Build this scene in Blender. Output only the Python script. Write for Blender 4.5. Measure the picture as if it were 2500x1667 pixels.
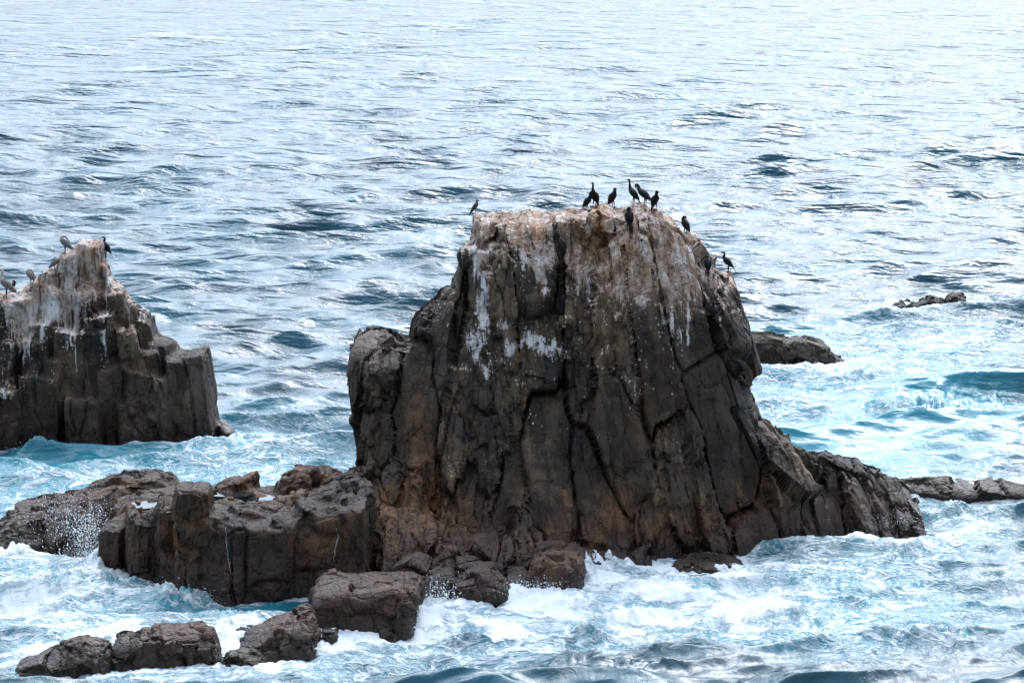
import bpy, math, random
import numpy as np
from mathutils import Vector, Matrix
from mathutils.bvhtree import BVHTree

random.seed(7)
rng = np.random.default_rng(7)
for o in list(bpy.data.objects):
    bpy.data.objects.remove(o)
scene = bpy.context.scene
COL = scene.collection

# ------------------------------------------------------------------ camera
CAM_H = 20.0
FPX = 8800.0                      # focal length in photo pixels (photo 2500 wide)
PITCH = math.atan(1233.0 / FPX)   # horizon lies above the frame
cam_data = bpy.data.cameras.new('camera')
cam_data.sensor_width = 36.0
cam_data.lens = FPX / 2500.0 * 36.0
cam_data.clip_start = 1.0
cam_data.clip_end = 30000.0
cam = bpy.data.objects.new('camera', cam_data)
COL.objects.link(cam)
cam.location = (0, 0, CAM_H)
cam.rotation_euler = (math.radians(90) - PITCH, 0, 0)
scene.camera = cam

# ------------------------------------------------------------------ light: bright broken overcast, sun behind thin cloud beyond the rocks
SUN_EL = math.radians(38)
SUN_AZ = math.radians(16)         # to the right of straight ahead
world = bpy.data.worlds.new('World')
scene.world = world
world.use_nodes = True
nt = world.node_tree
for n in list(nt.nodes):
    nt.nodes.remove(n)
wo = nt.nodes.new('ShaderNodeOutputWorld')
bg = nt.nodes.new('ShaderNodeBackground')
bg.inputs['Strength'].default_value = 0.12
sky = nt.nodes.new('ShaderNodeTexSky')
sky.sky_type = 'NISHITA'
sky.sun_disc = False
sky.sun_elevation = SUN_EL
sky.sun_rotation = SUN_AZ
sky.air_density = 1.0
sky.dust_density = 1.5
tc = nt.nodes.new('ShaderNodeTexCoord')
mp = nt.nodes.new('ShaderNodeMapping')
mp.inputs['Scale'].default_value = (1.0, 1.0, 2.6)
cn = nt.nodes.new('ShaderNodeTexNoise')
cn.inputs['Scale'].default_value = 2.2
cn.inputs['Detail'].default_value = 6
cn.inputs['Roughness'].default_value = 0.55
cr = nt.nodes.new('ShaderNodeValToRGB')
cr.color_ramp.elements[0].position = 0.30
cr.color_ramp.elements[0].color = (0.30, 0.30, 0.30, 1)
cr.color_ramp.elements[1].position = 0.55
cr.color_ramp.elements[1].color = (1, 1, 1, 1)
cc = nt.nodes.new('ShaderNodeValToRGB')
cc.color_ramp.elements[0].position = 0.35
cc.color_ramp.elements[0].color = (0.27, 0.44, 0.70, 1)
cc.color_ramp.elements[1].position = 0.70
cc.color_ramp.elements[1].color = (0.97, 0.98, 1.0, 1)
cm = nt.nodes.new('ShaderNodeMix'); cm.data_type = 'RGBA'
sc_ = nt.nodes.new('ShaderNodeVectorMath'); sc_.operation = 'SCALE'
sc_.inputs['Scale'].default_value = 13.0
nt.links.new(tc.outputs['Generated'], mp.inputs['Vector'])
nt.links.new(mp.outputs['Vector'], cn.inputs['Vector'])
nt.links.new(cn.outputs['Fac'], cr.inputs['Fac'])
nt.links.new(cn.outputs['Fac'], cc.inputs['Fac'])
nt.links.new(cc.outputs['Color'], sc_.inputs[0])
nt.links.new(cr.outputs['Color'], cm.inputs['Factor'])
nt.links.new(sky.outputs['Color'], cm.inputs['A'])
nt.links.new(sc_.outputs['Vector'], cm.inputs['B'])
# thin cloud glowing round the hidden sun
nrm = nt.nodes.new('ShaderNodeVectorMath'); nrm.operation = 'NORMALIZE'
nt.links.new(tc.outputs['Generated'], nrm.inputs[0])
dp = nt.nodes.new('ShaderNodeVectorMath'); dp.operation = 'DOT_PRODUCT'
GAZ, GEL = math.radians(5), math.radians(30)
dp.inputs[1].default_value = (math.sin(GAZ) * math.cos(GEL), math.cos(GAZ) * math.cos(GEL), math.sin(GEL))
nt.links.new(nrm.outputs['Vector'], dp.inputs[0])
gl = nt.nodes.new('ShaderNodeMapRange'); gl.interpolation_type = 'SMOOTHSTEP'
gl.inputs['From Min'].default_value = 0.45; gl.inputs['From Max'].default_value = 1.0
gl.inputs['To Min'].default_value = 0.72; gl.inputs['To Max'].default_value = 3.7
nt.links.new(dp.outputs['Value'], gl.inputs['Value'])
gs_ = nt.nodes.new('ShaderNodeVectorMath'); gs_.operation = 'SCALE'
sxyz = nt.nodes.new('ShaderNodeSeparateXYZ'); nt.links.new(nrm.outputs['Vector'], sxyz.inputs[0])
ovc = nt.nodes.new('ShaderNodeMapRange')
ovc.inputs['From Min'].default_value = 0.0; ovc.inputs['From Max'].default_value = 0.9
ovc.inputs['To Min'].default_value = 0.33; ovc.inputs['To Max'].default_value = 1.45
nt.links.new(sxyz.outputs['Z'], ovc.inputs['Value'])
os_ = nt.nodes.new('ShaderNodeVectorMath'); os_.operation = 'SCALE'
nt.links.new(cm.outputs['Result'], os_.inputs[0]); nt.links.new(ovc.outputs['Result'], os_.inputs['Scale'])
nt.links.new(os_.outputs['Vector'], gs_.inputs[0]); nt.links.new(gl.outputs['Result'], gs_.inputs['Scale'])
nt.links.new(gs_.outputs['Vector'], bg.inputs['Color'])
nt.links.new(bg.outputs['Background'], wo.inputs['Surface'])

sun_data = bpy.data.lights.new('sun', 'SUN')
sun_data.energy = 1.1
sun_data.angle = math.radians(22)
sun_data.color = (1.0, 0.95, 0.88)
sun = bpy.data.objects.new('sun', sun_data)
COL.objects.link(sun)
sd = Vector((math.sin(SUN_AZ) * math.cos(SUN_EL), math.cos(SUN_AZ) * math.cos(SUN_EL), math.sin(SUN_EL)))
sun.rotation_euler = sd.to_track_quat('Z', 'Y').to_euler()
sun.location = (30, 120, 80)

scene.view_settings.view_transform = 'Standard'
scene.view_settings.look = 'None'
scene.view_settings.gamma = 1.0
scene.view_settings.use_curve_mapping = False
scene.view_settings.exposure = 0.0

# ------------------------------------------------------------------ photo measurements -> world points
CA, SA = math.cos(PITCH), math.sin(PITCH)
def raydir(px, py):
    dx = (px - 1250.0) / FPX
    dy = (833.5 - py) / FPX
    return Vector((dx, CA + SA * dy, -SA + CA * dy))
def W(px, py, z=0.0):                       # point on the water
    d = raydir(px, py); t = (CAM_H - z) / -d.z
    return Vector((d.x * t, d.y * t, z))
def P(px, py, Y):                           # point at distance Y
    d = raydir(px, py); t = Y / d.y
    return Vector((d.x * t, Y, CAM_H + d.z * t))
def plane_uv(x, z, Y0):                     # flat elevation drawing of a rock face standing at Y0
    dep = Y0 * CA + (CAM_H - z) * SA
    upc = (z - CAM_H) * CA + Y0 * SA
    return 1250.0 + FPX * x / dep, 833.5 - FPX * upc / dep

# ------------------------------------------------------------------ numpy noise
def _h(ix, iy, iz, s):
    with np.errstate(over='ignore'):
        n = (ix.astype(np.uint32) * np.uint32(374761393) + iy.astype(np.uint32) * np.uint32(668265263)
             + iz.astype(np.uint32) * np.uint32(2147483647 - 1013904223) + np.uint32((s * 974634777) & 0xffffffff))
        n = (n ^ (n >> np.uint32(13))) * np.uint32(1274126177)
        n = (n ^ (n >> np.uint32(16))) * np.uint32(2246822519)
        n = n ^ (n >> np.uint32(13))
    return n.astype(np.float32) / np.float32(4294967295.0)
def noise3(x, y, z, s=0):                   # smooth value noise, -1..1
    xi, yi, zi = np.floor(x), np.floor(y), np.floor(z)
    fx, fy, fz = x - xi, y - yi, z - zi
    fx = fx * fx * fx * (fx * (fx * 6 - 15) + 10); fy = fy * fy * fy * (fy * (fy * 6 - 15) + 10); fz = fz * fz * fz * (fz * (fz * 6 - 15) + 10)
    xi = xi.astype(np.int64); yi = yi.astype(np.int64); zi = zi.astype(np.int64)
    r = 0
    for a in (0, 1):
        wx = fx if a else 1 - fx
        for b in (0, 1):
            wy = fy if b else 1 - fy
            for c in (0, 1):
                wz = fz if c else 1 - fz
                r = r + _h(xi + a, yi + b, zi + c, s) * wx * wy * wz
    return r * 2 - 1
def fbm(x, y, z, oct=4, s=0, g=0.5):
    r = 0; a = 1.0; f = 1.0
    for i in range(oct):
        r = r + a * noise3(x * f + 17.3 * i, y * f - 9.1 * i, z * f + 4.7 * i, s + i)
        a *= g; f *= 2.03
    return r
def voronoi(x, y, z, s=0):                  # cell id, second nearest minus nearest
    xi, yi, zi = (np.floor(v).astype(np.int64) for v in (x, y, z))
    f1 = np.full(x.shape, 1e9); f2 = np.full(x.shape, 1e9); cid = np.zeros(x.shape, np.int64)
    for a in (-1, 0, 1):
        for b in (-1, 0, 1):
            for c in (-1, 0, 1):
                cx, cy, cz = xi + a, yi + b, zi + c
                ax = np.abs(cx + .12 + .76 * _h(cx, cy, cz, s + 1) - x); ay = np.abs(cy + .15 + .7 * _h(cx, cy, cz, s + 2) - y); az = np.abs(cz + .12 + .76 * _h(cx, cy, cz, s + 3) - z)
                mx = np.maximum(np.maximum(ax, ay * .8), az)          # mostly box-like joints
                d = (.72 * mx + .28 * np.sqrt(ax * ax + ay * ay + az * az)) ** 2
                nid = ((cx + 4096) * 8192 + (cy + 4096)) * 8192 + (cz + 4096)
                m = d < f1
                f2 = np.where(m, f1, np.minimum(f2, d)); f1 = np.where(m, d, f1); cid = np.where(m, nid, cid)
    return cid, np.sqrt(f2) - np.sqrt(f1)
def sstep(a, b, x):
    t = np.clip((x - a) / (b - a), 0, 1)
    return t * t * (3 - 2 * t)

# ------------------------------------------------------------------ material helpers
def new_mat(name):
    m = bpy.data.materials.new(name); m.use_nodes = True
    t = m.node_tree
    for n in list(t.nodes): t.nodes.remove(n)
    out = t.nodes.new('ShaderNodeOutputMaterial')
    bs = t.nodes.new('ShaderNodeBsdfPrincipled')
    t.links.new(bs.outputs['BSDF'], out.inputs['Surface'])
    return m, t, bs
class G:
    """small node-graph helper"""
    def __init__(s, t): s.t = t
    def n(s, kind, **kw):
        nd = s.t.nodes.new(kind)
        for k, v in kw.items(): setattr(nd, k, v)
        return nd
    def put(s, sock, v):
        if v is None: return
        if isinstance(v, bpy.types.NodeSocket): s.t.links.new(v, sock)
        else: sock.default_value = v
    def math(s, op, a, b=None, c=None, clamp=False):
        nd = s.n('ShaderNodeMath', operation=op); nd.use_clamp = clamp
        s.put(nd.inputs[0], a); s.put(nd.inputs[1], b)
        if c is not None: s.put(nd.inputs[2], c)
        return nd.outputs[0]
    def mix(s, f, a, b):
        nd = s.n('ShaderNodeMix'); nd.data_type = 'RGBA'
        s.put(nd.inputs['Factor'], f); s.put(nd.inputs['A'], a); s.put(nd.inputs['B'], b)
        return nd.outputs['Result']
    def mixf(s, f, a, b):
        nd = s.n('ShaderNodeMix'); nd.data_type = 'FLOAT'
        s.put(nd.inputs['Factor'], f); s.put(nd.inputs['A'], a); s.put(nd.inputs['B'], b)
        return nd.outputs['Result']
    def attr(s, name):
        return s.n('ShaderNodeAttribute', attribute_name=name).outputs['Fac']
    def noise(s, vec, scale, detail=4, rough=0.5, dist=0.0):
        nd = s.n('ShaderNodeTexNoise'); s.put(nd.inputs['Vector'], vec)
        nd.inputs['Scale'].default_value = scale; nd.inputs['Detail'].default_value = detail
        nd.inputs['Roughness'].default_value = rough; nd.inputs['Distortion'].default_value = dist
        return nd.outputs['Fac']
    def scale(s, vec, sc, off=(0, 0, 0)):
        nd = s.n('ShaderNodeMapping'); s.put(nd.inputs['Vector'], vec)
        nd.inputs['Scale'].default_value = sc; nd.inputs['Location'].default_value = off
        return nd.outputs['Vector']
    def ss(s, x, a, b, lo=0.0, hi=1.0):
        nd = s.n('ShaderNodeMapRange', interpolation_type='SMOOTHSTEP')
        s.put(nd.inputs['Value'], x); s.put(nd.inputs['From Min'], a); s.put(nd.inputs['From Max'], b)
        nd.inputs['To Min'].default_value = lo; nd.inputs['To Max'].default_value = hi
        return nd.outputs['Result']
    def ramp(s, f, stops):
        nd = s.n('ShaderNodeValToRGB'); s.put(nd.inputs['Fac'], f)
        e = nd.color_ramp.elements
        while len(e) < len(stops): e.new(0.5)
        for i, (p, c) in enumerate(stops):
            e[i].position = p; e[i].color = (*c, 1)
        return nd.outputs['Color']
    def bump(s, h, dist, strength=1.0, normal=None):
        nd = s.n('ShaderNodeBump'); s.put(nd.inputs['Height'], h)
        nd.inputs['Distance'].default_value = dist; nd.inputs['Strength'].default_value = strength
        if normal is not None: s.put(nd.inputs['Normal'], normal)
        return nd.outputs['Normal']

# ------------------------------------------------------------------ rock material
def rock_material(name, dark, mid, warm, weedy, lichen, wetr=.34, topweed=None):
    m, t, bs = new_mat(name); g = G(t)
    pos = g.n('ShaderNodeNewGeometry').outputs['Position']
    sep = g.n('ShaderNodeSeparateXYZ'); t.links.new(pos, sep.inputs[0]); z = sep.outputs['Z']
    guano = g.attr('guano'); rust = g.attr('rust'); tone = g.attr('tone')
    big = g.noise(pos, 0.55, 4, 0.55)
    med = g.noise(pos, 2.6, 6, 0.62, 0.4)
    fine = g.noise(pos, 13.0, 6, 0.65)
    streak = g.noise(g.scale(pos, (5.5, 5.5, 0.45)), 1.0, 5, 0.6, 0.3)
    fstreak = g.noise(g.scale(pos, (19.0, 19.0, 0.8)), 1.0, 4, 0.7, 0.1)
    c = g.mix(g.ss(big, 0.36, 0.64), (*dark, 1), (*mid, 1))
    c = g.mix(g.ss(g.math('ADD', g.math('MULTIPLY', med, 0.6), g.math('MULTIPLY', tone, 0.55)), 0.35, 0.8), c, (*warm, 1))
    # blue black slick patches and olive algae
    c = g.mix(g.math('MULTIPLY', g.ss(g.noise(pos, 0.9, 5, 0.6, 0.8), 0.56, 0.66), 0.75), c, (0.016, 0.018, 0.021, 1))
    c = g.mix(g.math('MULTIPLY', g.ss(g.noise(g.scale(pos, (1, 1, 1), (31, 7, 3)), 1.3, 6, 0.65, 0.6), 0.57, 0.70), lichen), c, (0.085, 0.080, 0.038, 1))
    # each joint block weathers to its own shade
    hv = g.n('ShaderNodeHueSaturation'); g.put(hv.inputs['Color'], c); hv.inputs['Hue'].default_value = 0.5; hv.inputs['Saturation'].default_value = 1.0
    g.put(hv.inputs['Value'], g.math('ADD', 1.0, g.math('MULTIPLY', g.attr('shade'), 1.15))); c = hv.outputs['Color']
    # mineral mottling
    c = g.mix(g.ss(fine, 0.60, 0.78, 0, 0.45), c, (mid[0] * 2.2, mid[1] * 2.5, mid[2] * 2.8, 1))
    c = g.mix(g.ss(fine, 0.42, 0.26, 0, 0.7), c, (0.012, 0.010, 0.010, 1))
    # rust
    rr = g.math('MULTIPLY', rust, g.ss(g.math('ADD', g.math('MULTIPLY', streak, 0.5), g.math('MULTIPLY', med, 0.5)), 0.38, 0.58))
    c = g.mix(rr, c, (0.23, 0.105, 0.045, 1))
    # weed and wet band near the water
    weed = g.math('MULTIPLY', g.ss(g.math('ADD', z, g.math('MULTIPLY', g.math('SUBTRACT', med, 0.5), 2.4)), 1.7, 0.3), weedy)
    wcol = g.ramp(g.noise(pos, 6.0, 6, 0.7, 0.5), [(0.30, (0.016, 0.008, 0.006)), (0.50, (0.052, 0.023, 0.015)), (0.66, (0.098, 0.050, 0.028)), (0.80, (0.13, 0.085, 0.08))])
    c = g.mix(weed, c, wcol)
    if topweed:
        nz = g.n('ShaderNodeSeparateXYZ'); t.links.new(g.n('ShaderNodeNewGeometry').outputs['Normal'], nz.inputs[0])
        c = g.mix(g.math('MULTIPLY', g.ss(g.math('ADD', nz.outputs['Z'], g.math('MULTIPLY', g.math('SUBTRACT', med, .5), 1.5)), .25, .75), .85), c, (*topweed, 1))
    # guano
    drip = g.noise(g.scale(pos, (6.5, 6.5, 0.16), (3, 1, 8)), 1.0, 5, 0.75, 0.12)
    gs = g.math('ADD', g.math('MULTIPLY', drip, 0.62), g.math('MULTIPLY', fstreak, 0.36))
    gs = g.math('ADD', gs, g.math('MULTIPLY', fine, 0.34))
    gs = g.math('ADD', gs, g.math('MULTIPLY', g.attr('shade'), 0.10))
    gm = g.ss(g.math('ADD', gs, g.math('MULTIPLY', guano, 0.45)), 0.90, 1.02)
    gm = g.math('MULTIPLY', gm, g.ss(guano, 0.02, 0.25))
    vor = g.n('ShaderNodeTexVoronoi'); t.links.new(g.scale(pos, (9, 9, 6)), vor.inputs['Vector']); vor.inputs['Scale'].default_value = 1.0
    spat = g.math('MULTIPLY', g.ss(vor.outputs['Distance'], 0.30, 0.14), g.ss(g.math('ADD', guano, g.math('MULTIPLY', med, 0.8)), 0.50, 0.80))
    spat = g.math('MULTIPLY', spat, g.ss(guano, 0.03, 0.2, 0, 0.85))
    gcol = g.ramp(g.math('ADD', g.math('MULTIPLY', med, 0.6), g.math('MULTIPLY', g.noise(g.scale(pos, (3.0, 3.0, 0.5), (5, 5, 5)), 1.0, 4, 0.6), 0.45)),
                  [(0.42, (0.16, 0.110, 0.080)), (0.49, (0.42, 0.27, 0.19)), (0.56, (0.60, 0.46, 0.38)), (0.67, (0.84, 0.79, 0.74))])
    gcol = g.mix(g.ss(fine, .50, .36, 0, .75), gcol, (0.15, 0.12, 0.10, 1))
    gcol = g.mix(g.math('MULTIPLY', g.attr('white'), .8), gcol, (0.90, 0.89, 0.88, 1))
    gcol = g.mix(g.math('MULTIPLY', rust, 0.85), gcol, (0.50, 0.25, 0.10, 1))
    c = g.mix(g.math('MAXIMUM', gm, spat), c, gcol)
    soak = g.ss(g.math('ADD', z, g.math('MULTIPLY', g.math('SUBTRACT', med, 0.5), 1.6)), 0.55, 0.15, 0, .6)
    c = g.mix(soak, c, (0.010, 0.008, 0.007, 1))           # soaked stone and black weed
    t.links.new(c, bs.inputs['Base Color'])
    wet = g.ss(g.math('ADD', z, g.math('MULTIPLY', big, 1.5)), 2.3, 0.6)
    rough = g.mixf(wet, 0.72, wetr)
    t.links.new(g.math('ADD', rough, g.math('MULTIPLY', g.math('SUBTRACT', fine, 0.5), 0.5), clamp=True), bs.inputs['Roughness'])
    bs.inputs['Specular IOR Level'].default_value = 0.42
    hgt = g.math('ADD', g.math('MULTIPLY', med, 1.0), g.math('MULTIPLY', fine, 0.42))
    hgt = g.math('ADD', hgt, g.math('MULTIPLY', streak, 0.30))
    vc = g.n('ShaderNodeTexVoronoi', feature='DISTANCE_TO_EDGE'); vc.inputs['Scale'].default_value = 1.0
    wp = g.n('ShaderNodeVectorMath', operation='MULTIPLY_ADD'); wn = g.n('ShaderNodeTexNoise'); t.links.new(pos, wn.inputs['Vector']); wn.inputs['Scale'].default_value = 2.0
    t.links.new(wn.outputs['Color'], wp.inputs[0]); wp.inputs[1].default_value = (.5, .5, .9); t.links.new(pos, wp.inputs[2])
    t.links.new(g.scale(wp.outputs[0], (1.7, 1.7, .40)), vc.inputs['Vector'])
    hgt = g.math('SUBTRACT', hgt, g.math('MULTIPLY', g.ss(vc.outputs['Distance'], 0.035, 0.0), 0.45))
    hgt = g.math('ADD', hgt, g.math('MULTIPLY', g.noise(pos, 42.0, 3, 0.6), 0.12))
    t.links.new(g.bump(hgt, 0.10, 0.8), bs.inputs['Normal'])
    return m
M_ROCK = rock_material('stack_rock', (0.022, 0.015, 0.011), (0.078, 0.051, 0.033), (0.155, 0.104, 0.066), 0.9, 0.7)
M_GREEN = rock_material('weedy_green_rock', (0.008, 0.007, 0.006), (0.020, 0.016, 0.012), (0.035, 0.028, 0.020), .6, .8, .5, (0.045, 0.038, 0.012))
M_BROWN = rock_material('weedy_brown_rock', (0.011, 0.006, 0.005), (0.032, 0.017, 0.011), (0.062, 0.030, 0.017), 1.0, .2, .5, (0.075, 0.030, 0.011))
M_REEF = rock_material('reef_rock', (0.013, 0.008, 0.006), (0.040, 0.024, 0.015), (0.072, 0.041, 0.024), 1.0, 0.5, .48)

# ------------------------------------------------------------------ rock volumes (signed distance, metres)
def smax(a, b, k):
    h = np.maximum(k - np.abs(a - b), 0) / k
    return np.maximum(a, b) + h * h * k * 0.25
def smin(a, b, k): return -smax(-a, -b, k)
def poly_sd(poly, X, Z):
    px = np.array([p[0] for p in poly]); pz = np.array([p[1] for p in poly])
    qx, qz = np.roll(px, -1), np.roll(pz, -1)
    d = np.full(X.shape, 1e9); inside = np.zeros(X.shape, bool)
    for ax, az, bx, bz in zip(px, pz, qx, qz):
        ex, ez = bx - ax, bz - az
        wx, wz = X - ax, Z - az
        t = np.clip((wx * ex + wz * ez) / (ex * ex + ez * ez + 1e-12), 0, 1)
        d = np.minimum(d, (wx - ex * t) ** 2 + (wz - ez * t) ** 2)
        c = ((az > Z) != (bz > Z)) & (X < ex * (Z - az) / (ez if abs(ez) > 1e-12 else 1e-12) + ax)
        inside ^= c
    d = np.sqrt(d)
    return np.where(inside, -d, d)

class Vol:
    def __init__(s, x0, x1, y0, y1, z0, z1, h=0.1):
        s.h = h; s.o = np.array([x0, y0, z0])
        s.x = np.arange(x0, x1, h, dtype=np.float32); s.y = np.arange(y0, y1, h, dtype=np.float32); s.z = np.arange(z0, z1, h, dtype=np.float32)
        s.f = np.full((len(s.x), len(s.y), len(s.z)), 5.0, np.float32)
        s.X2, s.Z2 = np.meshgrid(s.x, s.z, indexing='ij')
        s.Yg = s.y[None, :, None]
    def slab(s, pts, Y0, front, back, k=0.5, u=0.15, Yfun=None, cut=False):
        """pts: outline measured on the photo, standing at distance Y0; front/back: distance (number or fn(x,z))"""
        poly = [(P(a, b, Y0).x, P(a, b, Y0).z) for a, b in pts]
        sd = poly_sd(poly, s.X2, s.Z2).astype(np.float32)
        F = front(s.X2, s.Z2) if callable(front) else np.full(s.X2.shape, front)
        B = back(s.X2, s.Z2) if callable(back) else np.full(s.X2.shape, back)
        yy = np.maximum(F[:, None, :] - s.Yg, s.Yg - B[:, None, :]).astype(np.float32)
        f = smax(sd[:, None, :], yy, k).astype(np.float32)
        s.f = (smax(s.f, -f, u) if cut else smin(s.f, f, u)).astype(np.float32)
    def block(s, a, b, top, bot, Yf, depth=2.5, k=0.12, yaw=0.0, lean=0.0, tilt=0.0, dip=0.1):
        """one jointed block: photo x range a..b, y range top..bot on the face standing at Yf"""
        p0 = P(a, bot, Yf); p1 = P(b, top, Yf + depth * 0.45)
        p1.x = P(b, top, Yf).x
        cx, cz = (p0.x + p1.x) / 2, (p0.z + p1.z) / 2
        hx, hz = abs(p1.x - p0.x) / 2, abs(p1.z - p0.z) / 2
        X = s.x[:, None, None] - cx; Y = s.y[None, :, None] - (Yf + depth / 2); Z = s.z[None, None, :] - cz
        X = X - lean * Z
        cyw, syw = math.cos(yaw), math.sin(yaw)
        Xr = X * cyw + Y * syw; Yr = -X * syw + Y * cyw
        top_ = Z - hz + tilt * Xr - dip * (Yr + depth / 2) * 0.5
        f = smax(smax(np.abs(Xr) - hx, np.abs(Yr + Z * 0.06) - depth / 2, k), smax(top_, -Z - hz, k), k)
        s.f = smin(s.f, f.astype(np.float32), 0.04).astype(np.float32)
    def mesh(s):
        f = s.f
        ins = f < 0
        c = np.zeros(tuple(n - 1 for n in f.shape), np.uint8)
        for a in (0, 1):
            for b in (0, 1):
                for d in (0, 1):
                    c += ins[a:f.shape[0] - 1 + a, b:f.shape[1] - 1 + b, d:f.shape[2] - 1 + d]
        act = (c > 0) & (c < 8)
        ii = np.argwhere(act)
        idx = np.full(act.shape, -1, np.int64); idx[act] = np.arange(len(ii))
        corners = [(a, b, d) for a in (0, 1) for b in (0, 1) for d in (0, 1)]
        fv = {k: f[ii[:, 0] + k[0], ii[:, 1] + k[1], ii[:, 2] + k[2]] for k in corners}
        acc = np.zeros((len(ii), 3)); cnt = np.zeros(len(ii))
        for i, p in enumerate(corners):
            for q in corners[i + 1:]:
                if sum(abs(p[j] - q[j]) for j in range(3)) != 1: continue
                A, B = fv[p], fv[q]; m = (A < 0) != (B < 0)
                t = np.where(m, A / np.where(m, A - B, 1), 0)
                pt = np.array(p)[None] + t[:, None] * (np.array(q) - np.array(p))[None]
                acc += np.where(m[:, None], pt, 0); cnt += m
        V = (ii + acc / cnt[:, None]) * s.h + s.o
        quads = []
        for ax in range(3):
            sl0 = [slice(None)] * 3; sl1 = [slice(None)] * 3
            sl0[ax] = slice(0, -1); sl1[ax] = slice(1, None)
            A = ins[tuple(sl0)]; B = ins[tuple(sl1)]
            e = np.argwhere(A != B)
            o1, o2 = (ax + 1) % 3, (ax + 2) % 3
            ok = (e[:, o1] > 0) & (e[:, o2] > 0) & (e[:, o1] < f.shape[o1] - 1) & (e[:, o2] < f.shape[o2] - 1)
            e = e[ok]
            def cell(d1, d2):
                q = e.copy(); q[:, o1] -= d1; q[:, o2] -= d2
                return idx[q[:, 0], q[:, 1], q[:, 2]]
            Q = np.stack([cell(1, 1), cell(0, 1), cell(0, 0), cell(1, 0)], 1)
            flip = ~A[e[:, 0], e[:, 1], e[:, 2]]
            Q[flip] = Q[flip][:, ::-1]
            quads.append(Q)
        return V, np.concatenate(quads)

def subdivide(V, Q):
    e = np.concatenate([Q[:, [i, (i + 1) % 4]] for i in range(4)])
    es = np.sort(e, 1)
    u, inv = np.unique(es[:, 0] * (len(V) + 1) + es[:, 1], return_inverse=True)
    a, b = u // (len(V) + 1), u % (len(V) + 1)
    n = len(Q)
    em = inv.reshape(4, n).T + len(V)
    fc = np.arange(n) + len(V) + len(u)
    V2 = np.concatenate([V, (V[a] + V[b]) / 2, V[Q].mean(1)])
    Q2 = np.concatenate([np.stack([Q[:, i], em[:, i], fc, em[:, (i + 3) % 4]], 1) for i in range(4)])
    return V2, Q2
def vnormals(V, Q):
    n = np.cross(V[Q[:, 2]] - V[Q[:, 0]], V[Q[:, 3]] - V[Q[:, 1]])
    N = np.stack([np.bincount(Q.ravel(), np.repeat(n[:, j], 4), len(V)) for j in range(3)], 1)
    return N / (np.linalg.norm(N, axis=1)[:, None] + 1e-12)
def relax(V, Q, it=1, a=0.5):
    for _ in range(it):
        acc = np.zeros_like(V); cnt = np.zeros(len(V))
        for i in range(4):
            for j in (1, 3):
                src, dst = Q[:, i], Q[:, (i + j) % 4]
                for k in range(3): acc[:, k] += np.bincount(src, V[dst, k], len(V))
                cnt += np.bincount(src, minlength=len(V))
        V = V * (1 - a) + a * acc / np.maximum(cnt, 1)[:, None]
    return V
def facet(V, Q, size, seed, lean, k, lim, off, groove, gw, warp=0.25, keep_xz=0.45, amp=None):
    N = vnormals(V, Q)
    wx = noise3(V[:, 0] * .6, V[:, 1] * .6, V[:, 2] * .25, seed + 50) * warp
    wz = noise3(V[:, 0] * .5, V[:, 1] * .5, V[:, 2] * .5, seed + 51) * warp
    L = lean(V[:, 0]) if callable(lean) else lean
    q = [(V[:, 0] - L * V[:, 2] + wx) / size[0], (V[:, 1] + wx * .5) / size[1], (V[:, 2] + wz + L * V[:, 0] * .5) / size[2]]
    cid, w = voronoi(q[0], q[1], q[2], seed)
    u, inv = np.unique(cid, return_inverse=True)
    cnt = np.bincount(inv)
    C = np.stack([np.bincount(inv, V[:, j]) / cnt for j in range(3)], 1)
    M = np.stack([np.bincount(inv, N[:, j]) / cnt for j in range(3)], 1)
    ml = np.linalg.norm(M, axis=1); M = M / (ml[:, None] + 1e-9)
    rs = np.random.default_rng(seed); jit = rs.normal(0, 0.15, M.shape); M = M + jit; M /= np.linalg.norm(M, axis=1)[:, None]
    o = rs.uniform(-off, off, len(u)) * np.clip(ml, 0, 1)
    d = np.einsum('ij,ij->i', V - C[inv], M[inv])
    mv = np.clip(-k * d * np.clip(ml[inv] * 1.6 - .5, 0, 1), -lim, lim)
    ed = w * min(size)
    wgt = np.array([keep_xz, 1.0, keep_xz])     # relief goes mostly into the face, the outline stays put
    if amp is None: amp = 1.0
    V = V + M[inv] * ((mv + o[inv]) * amp)[:, None] * wgt
    V = V - N * (groove * np.exp(-(ed / gw) ** 2) * amp)[:, None] * wgt
    return V, cid, rs.uniform(-1, 1, len(u))[inv]
def rock_shape(vol, lean=0.0, seed=1, levels=None, sub=1, rough=1.0, kxz=0.4, floor_amp=0.0):
    V, Q = vol.mesh()
    V = relax(V, Q, 1, 0.4)
    for _ in range(sub): V, Q = subdivide(V, Q)
    V, cid, shade = facet(V, Q, levels[0][0], seed, lean, *levels[0][1:], keep_xz=kxz)
    plain = 0.30 + 0.85 * sstep(-.35, .75, shade * 1.3)      # some slabs stay plain and flat, others are shattered
    plain = np.maximum(plain, floor_amp)
    shade = shade * .3
    for i, L in enumerate(levels[1:]):
        V, _, sh = facet(V, Q, L[0], seed + 10 * (i + 1), lean, *L[1:], keep_xz=.85, amp=plain)
        shade = shade + sh * (.34, .22)[min(i, 1)]
    N = vnormals(V, Q)
    x, y, z = V.T
    d = 0.022 * fbm(x * 1.7, y * 1.7, z * 0.9, 3, seed + 5) + 0.011 * fbm(x * 6, y * 6, z * 3.0, 3, seed + 6)
    d += 0.012 * noise3(x * 9, y * 9, z * 0.8, seed + 7)
    V = V + N * (d * rough * (.4 + .6 * plain))[:, None]
    keep = (V[:, 2][Q] > -0.9).any(1)
    global SHADE
    SHADE = shade
    return V, Q[keep], cid

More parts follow.
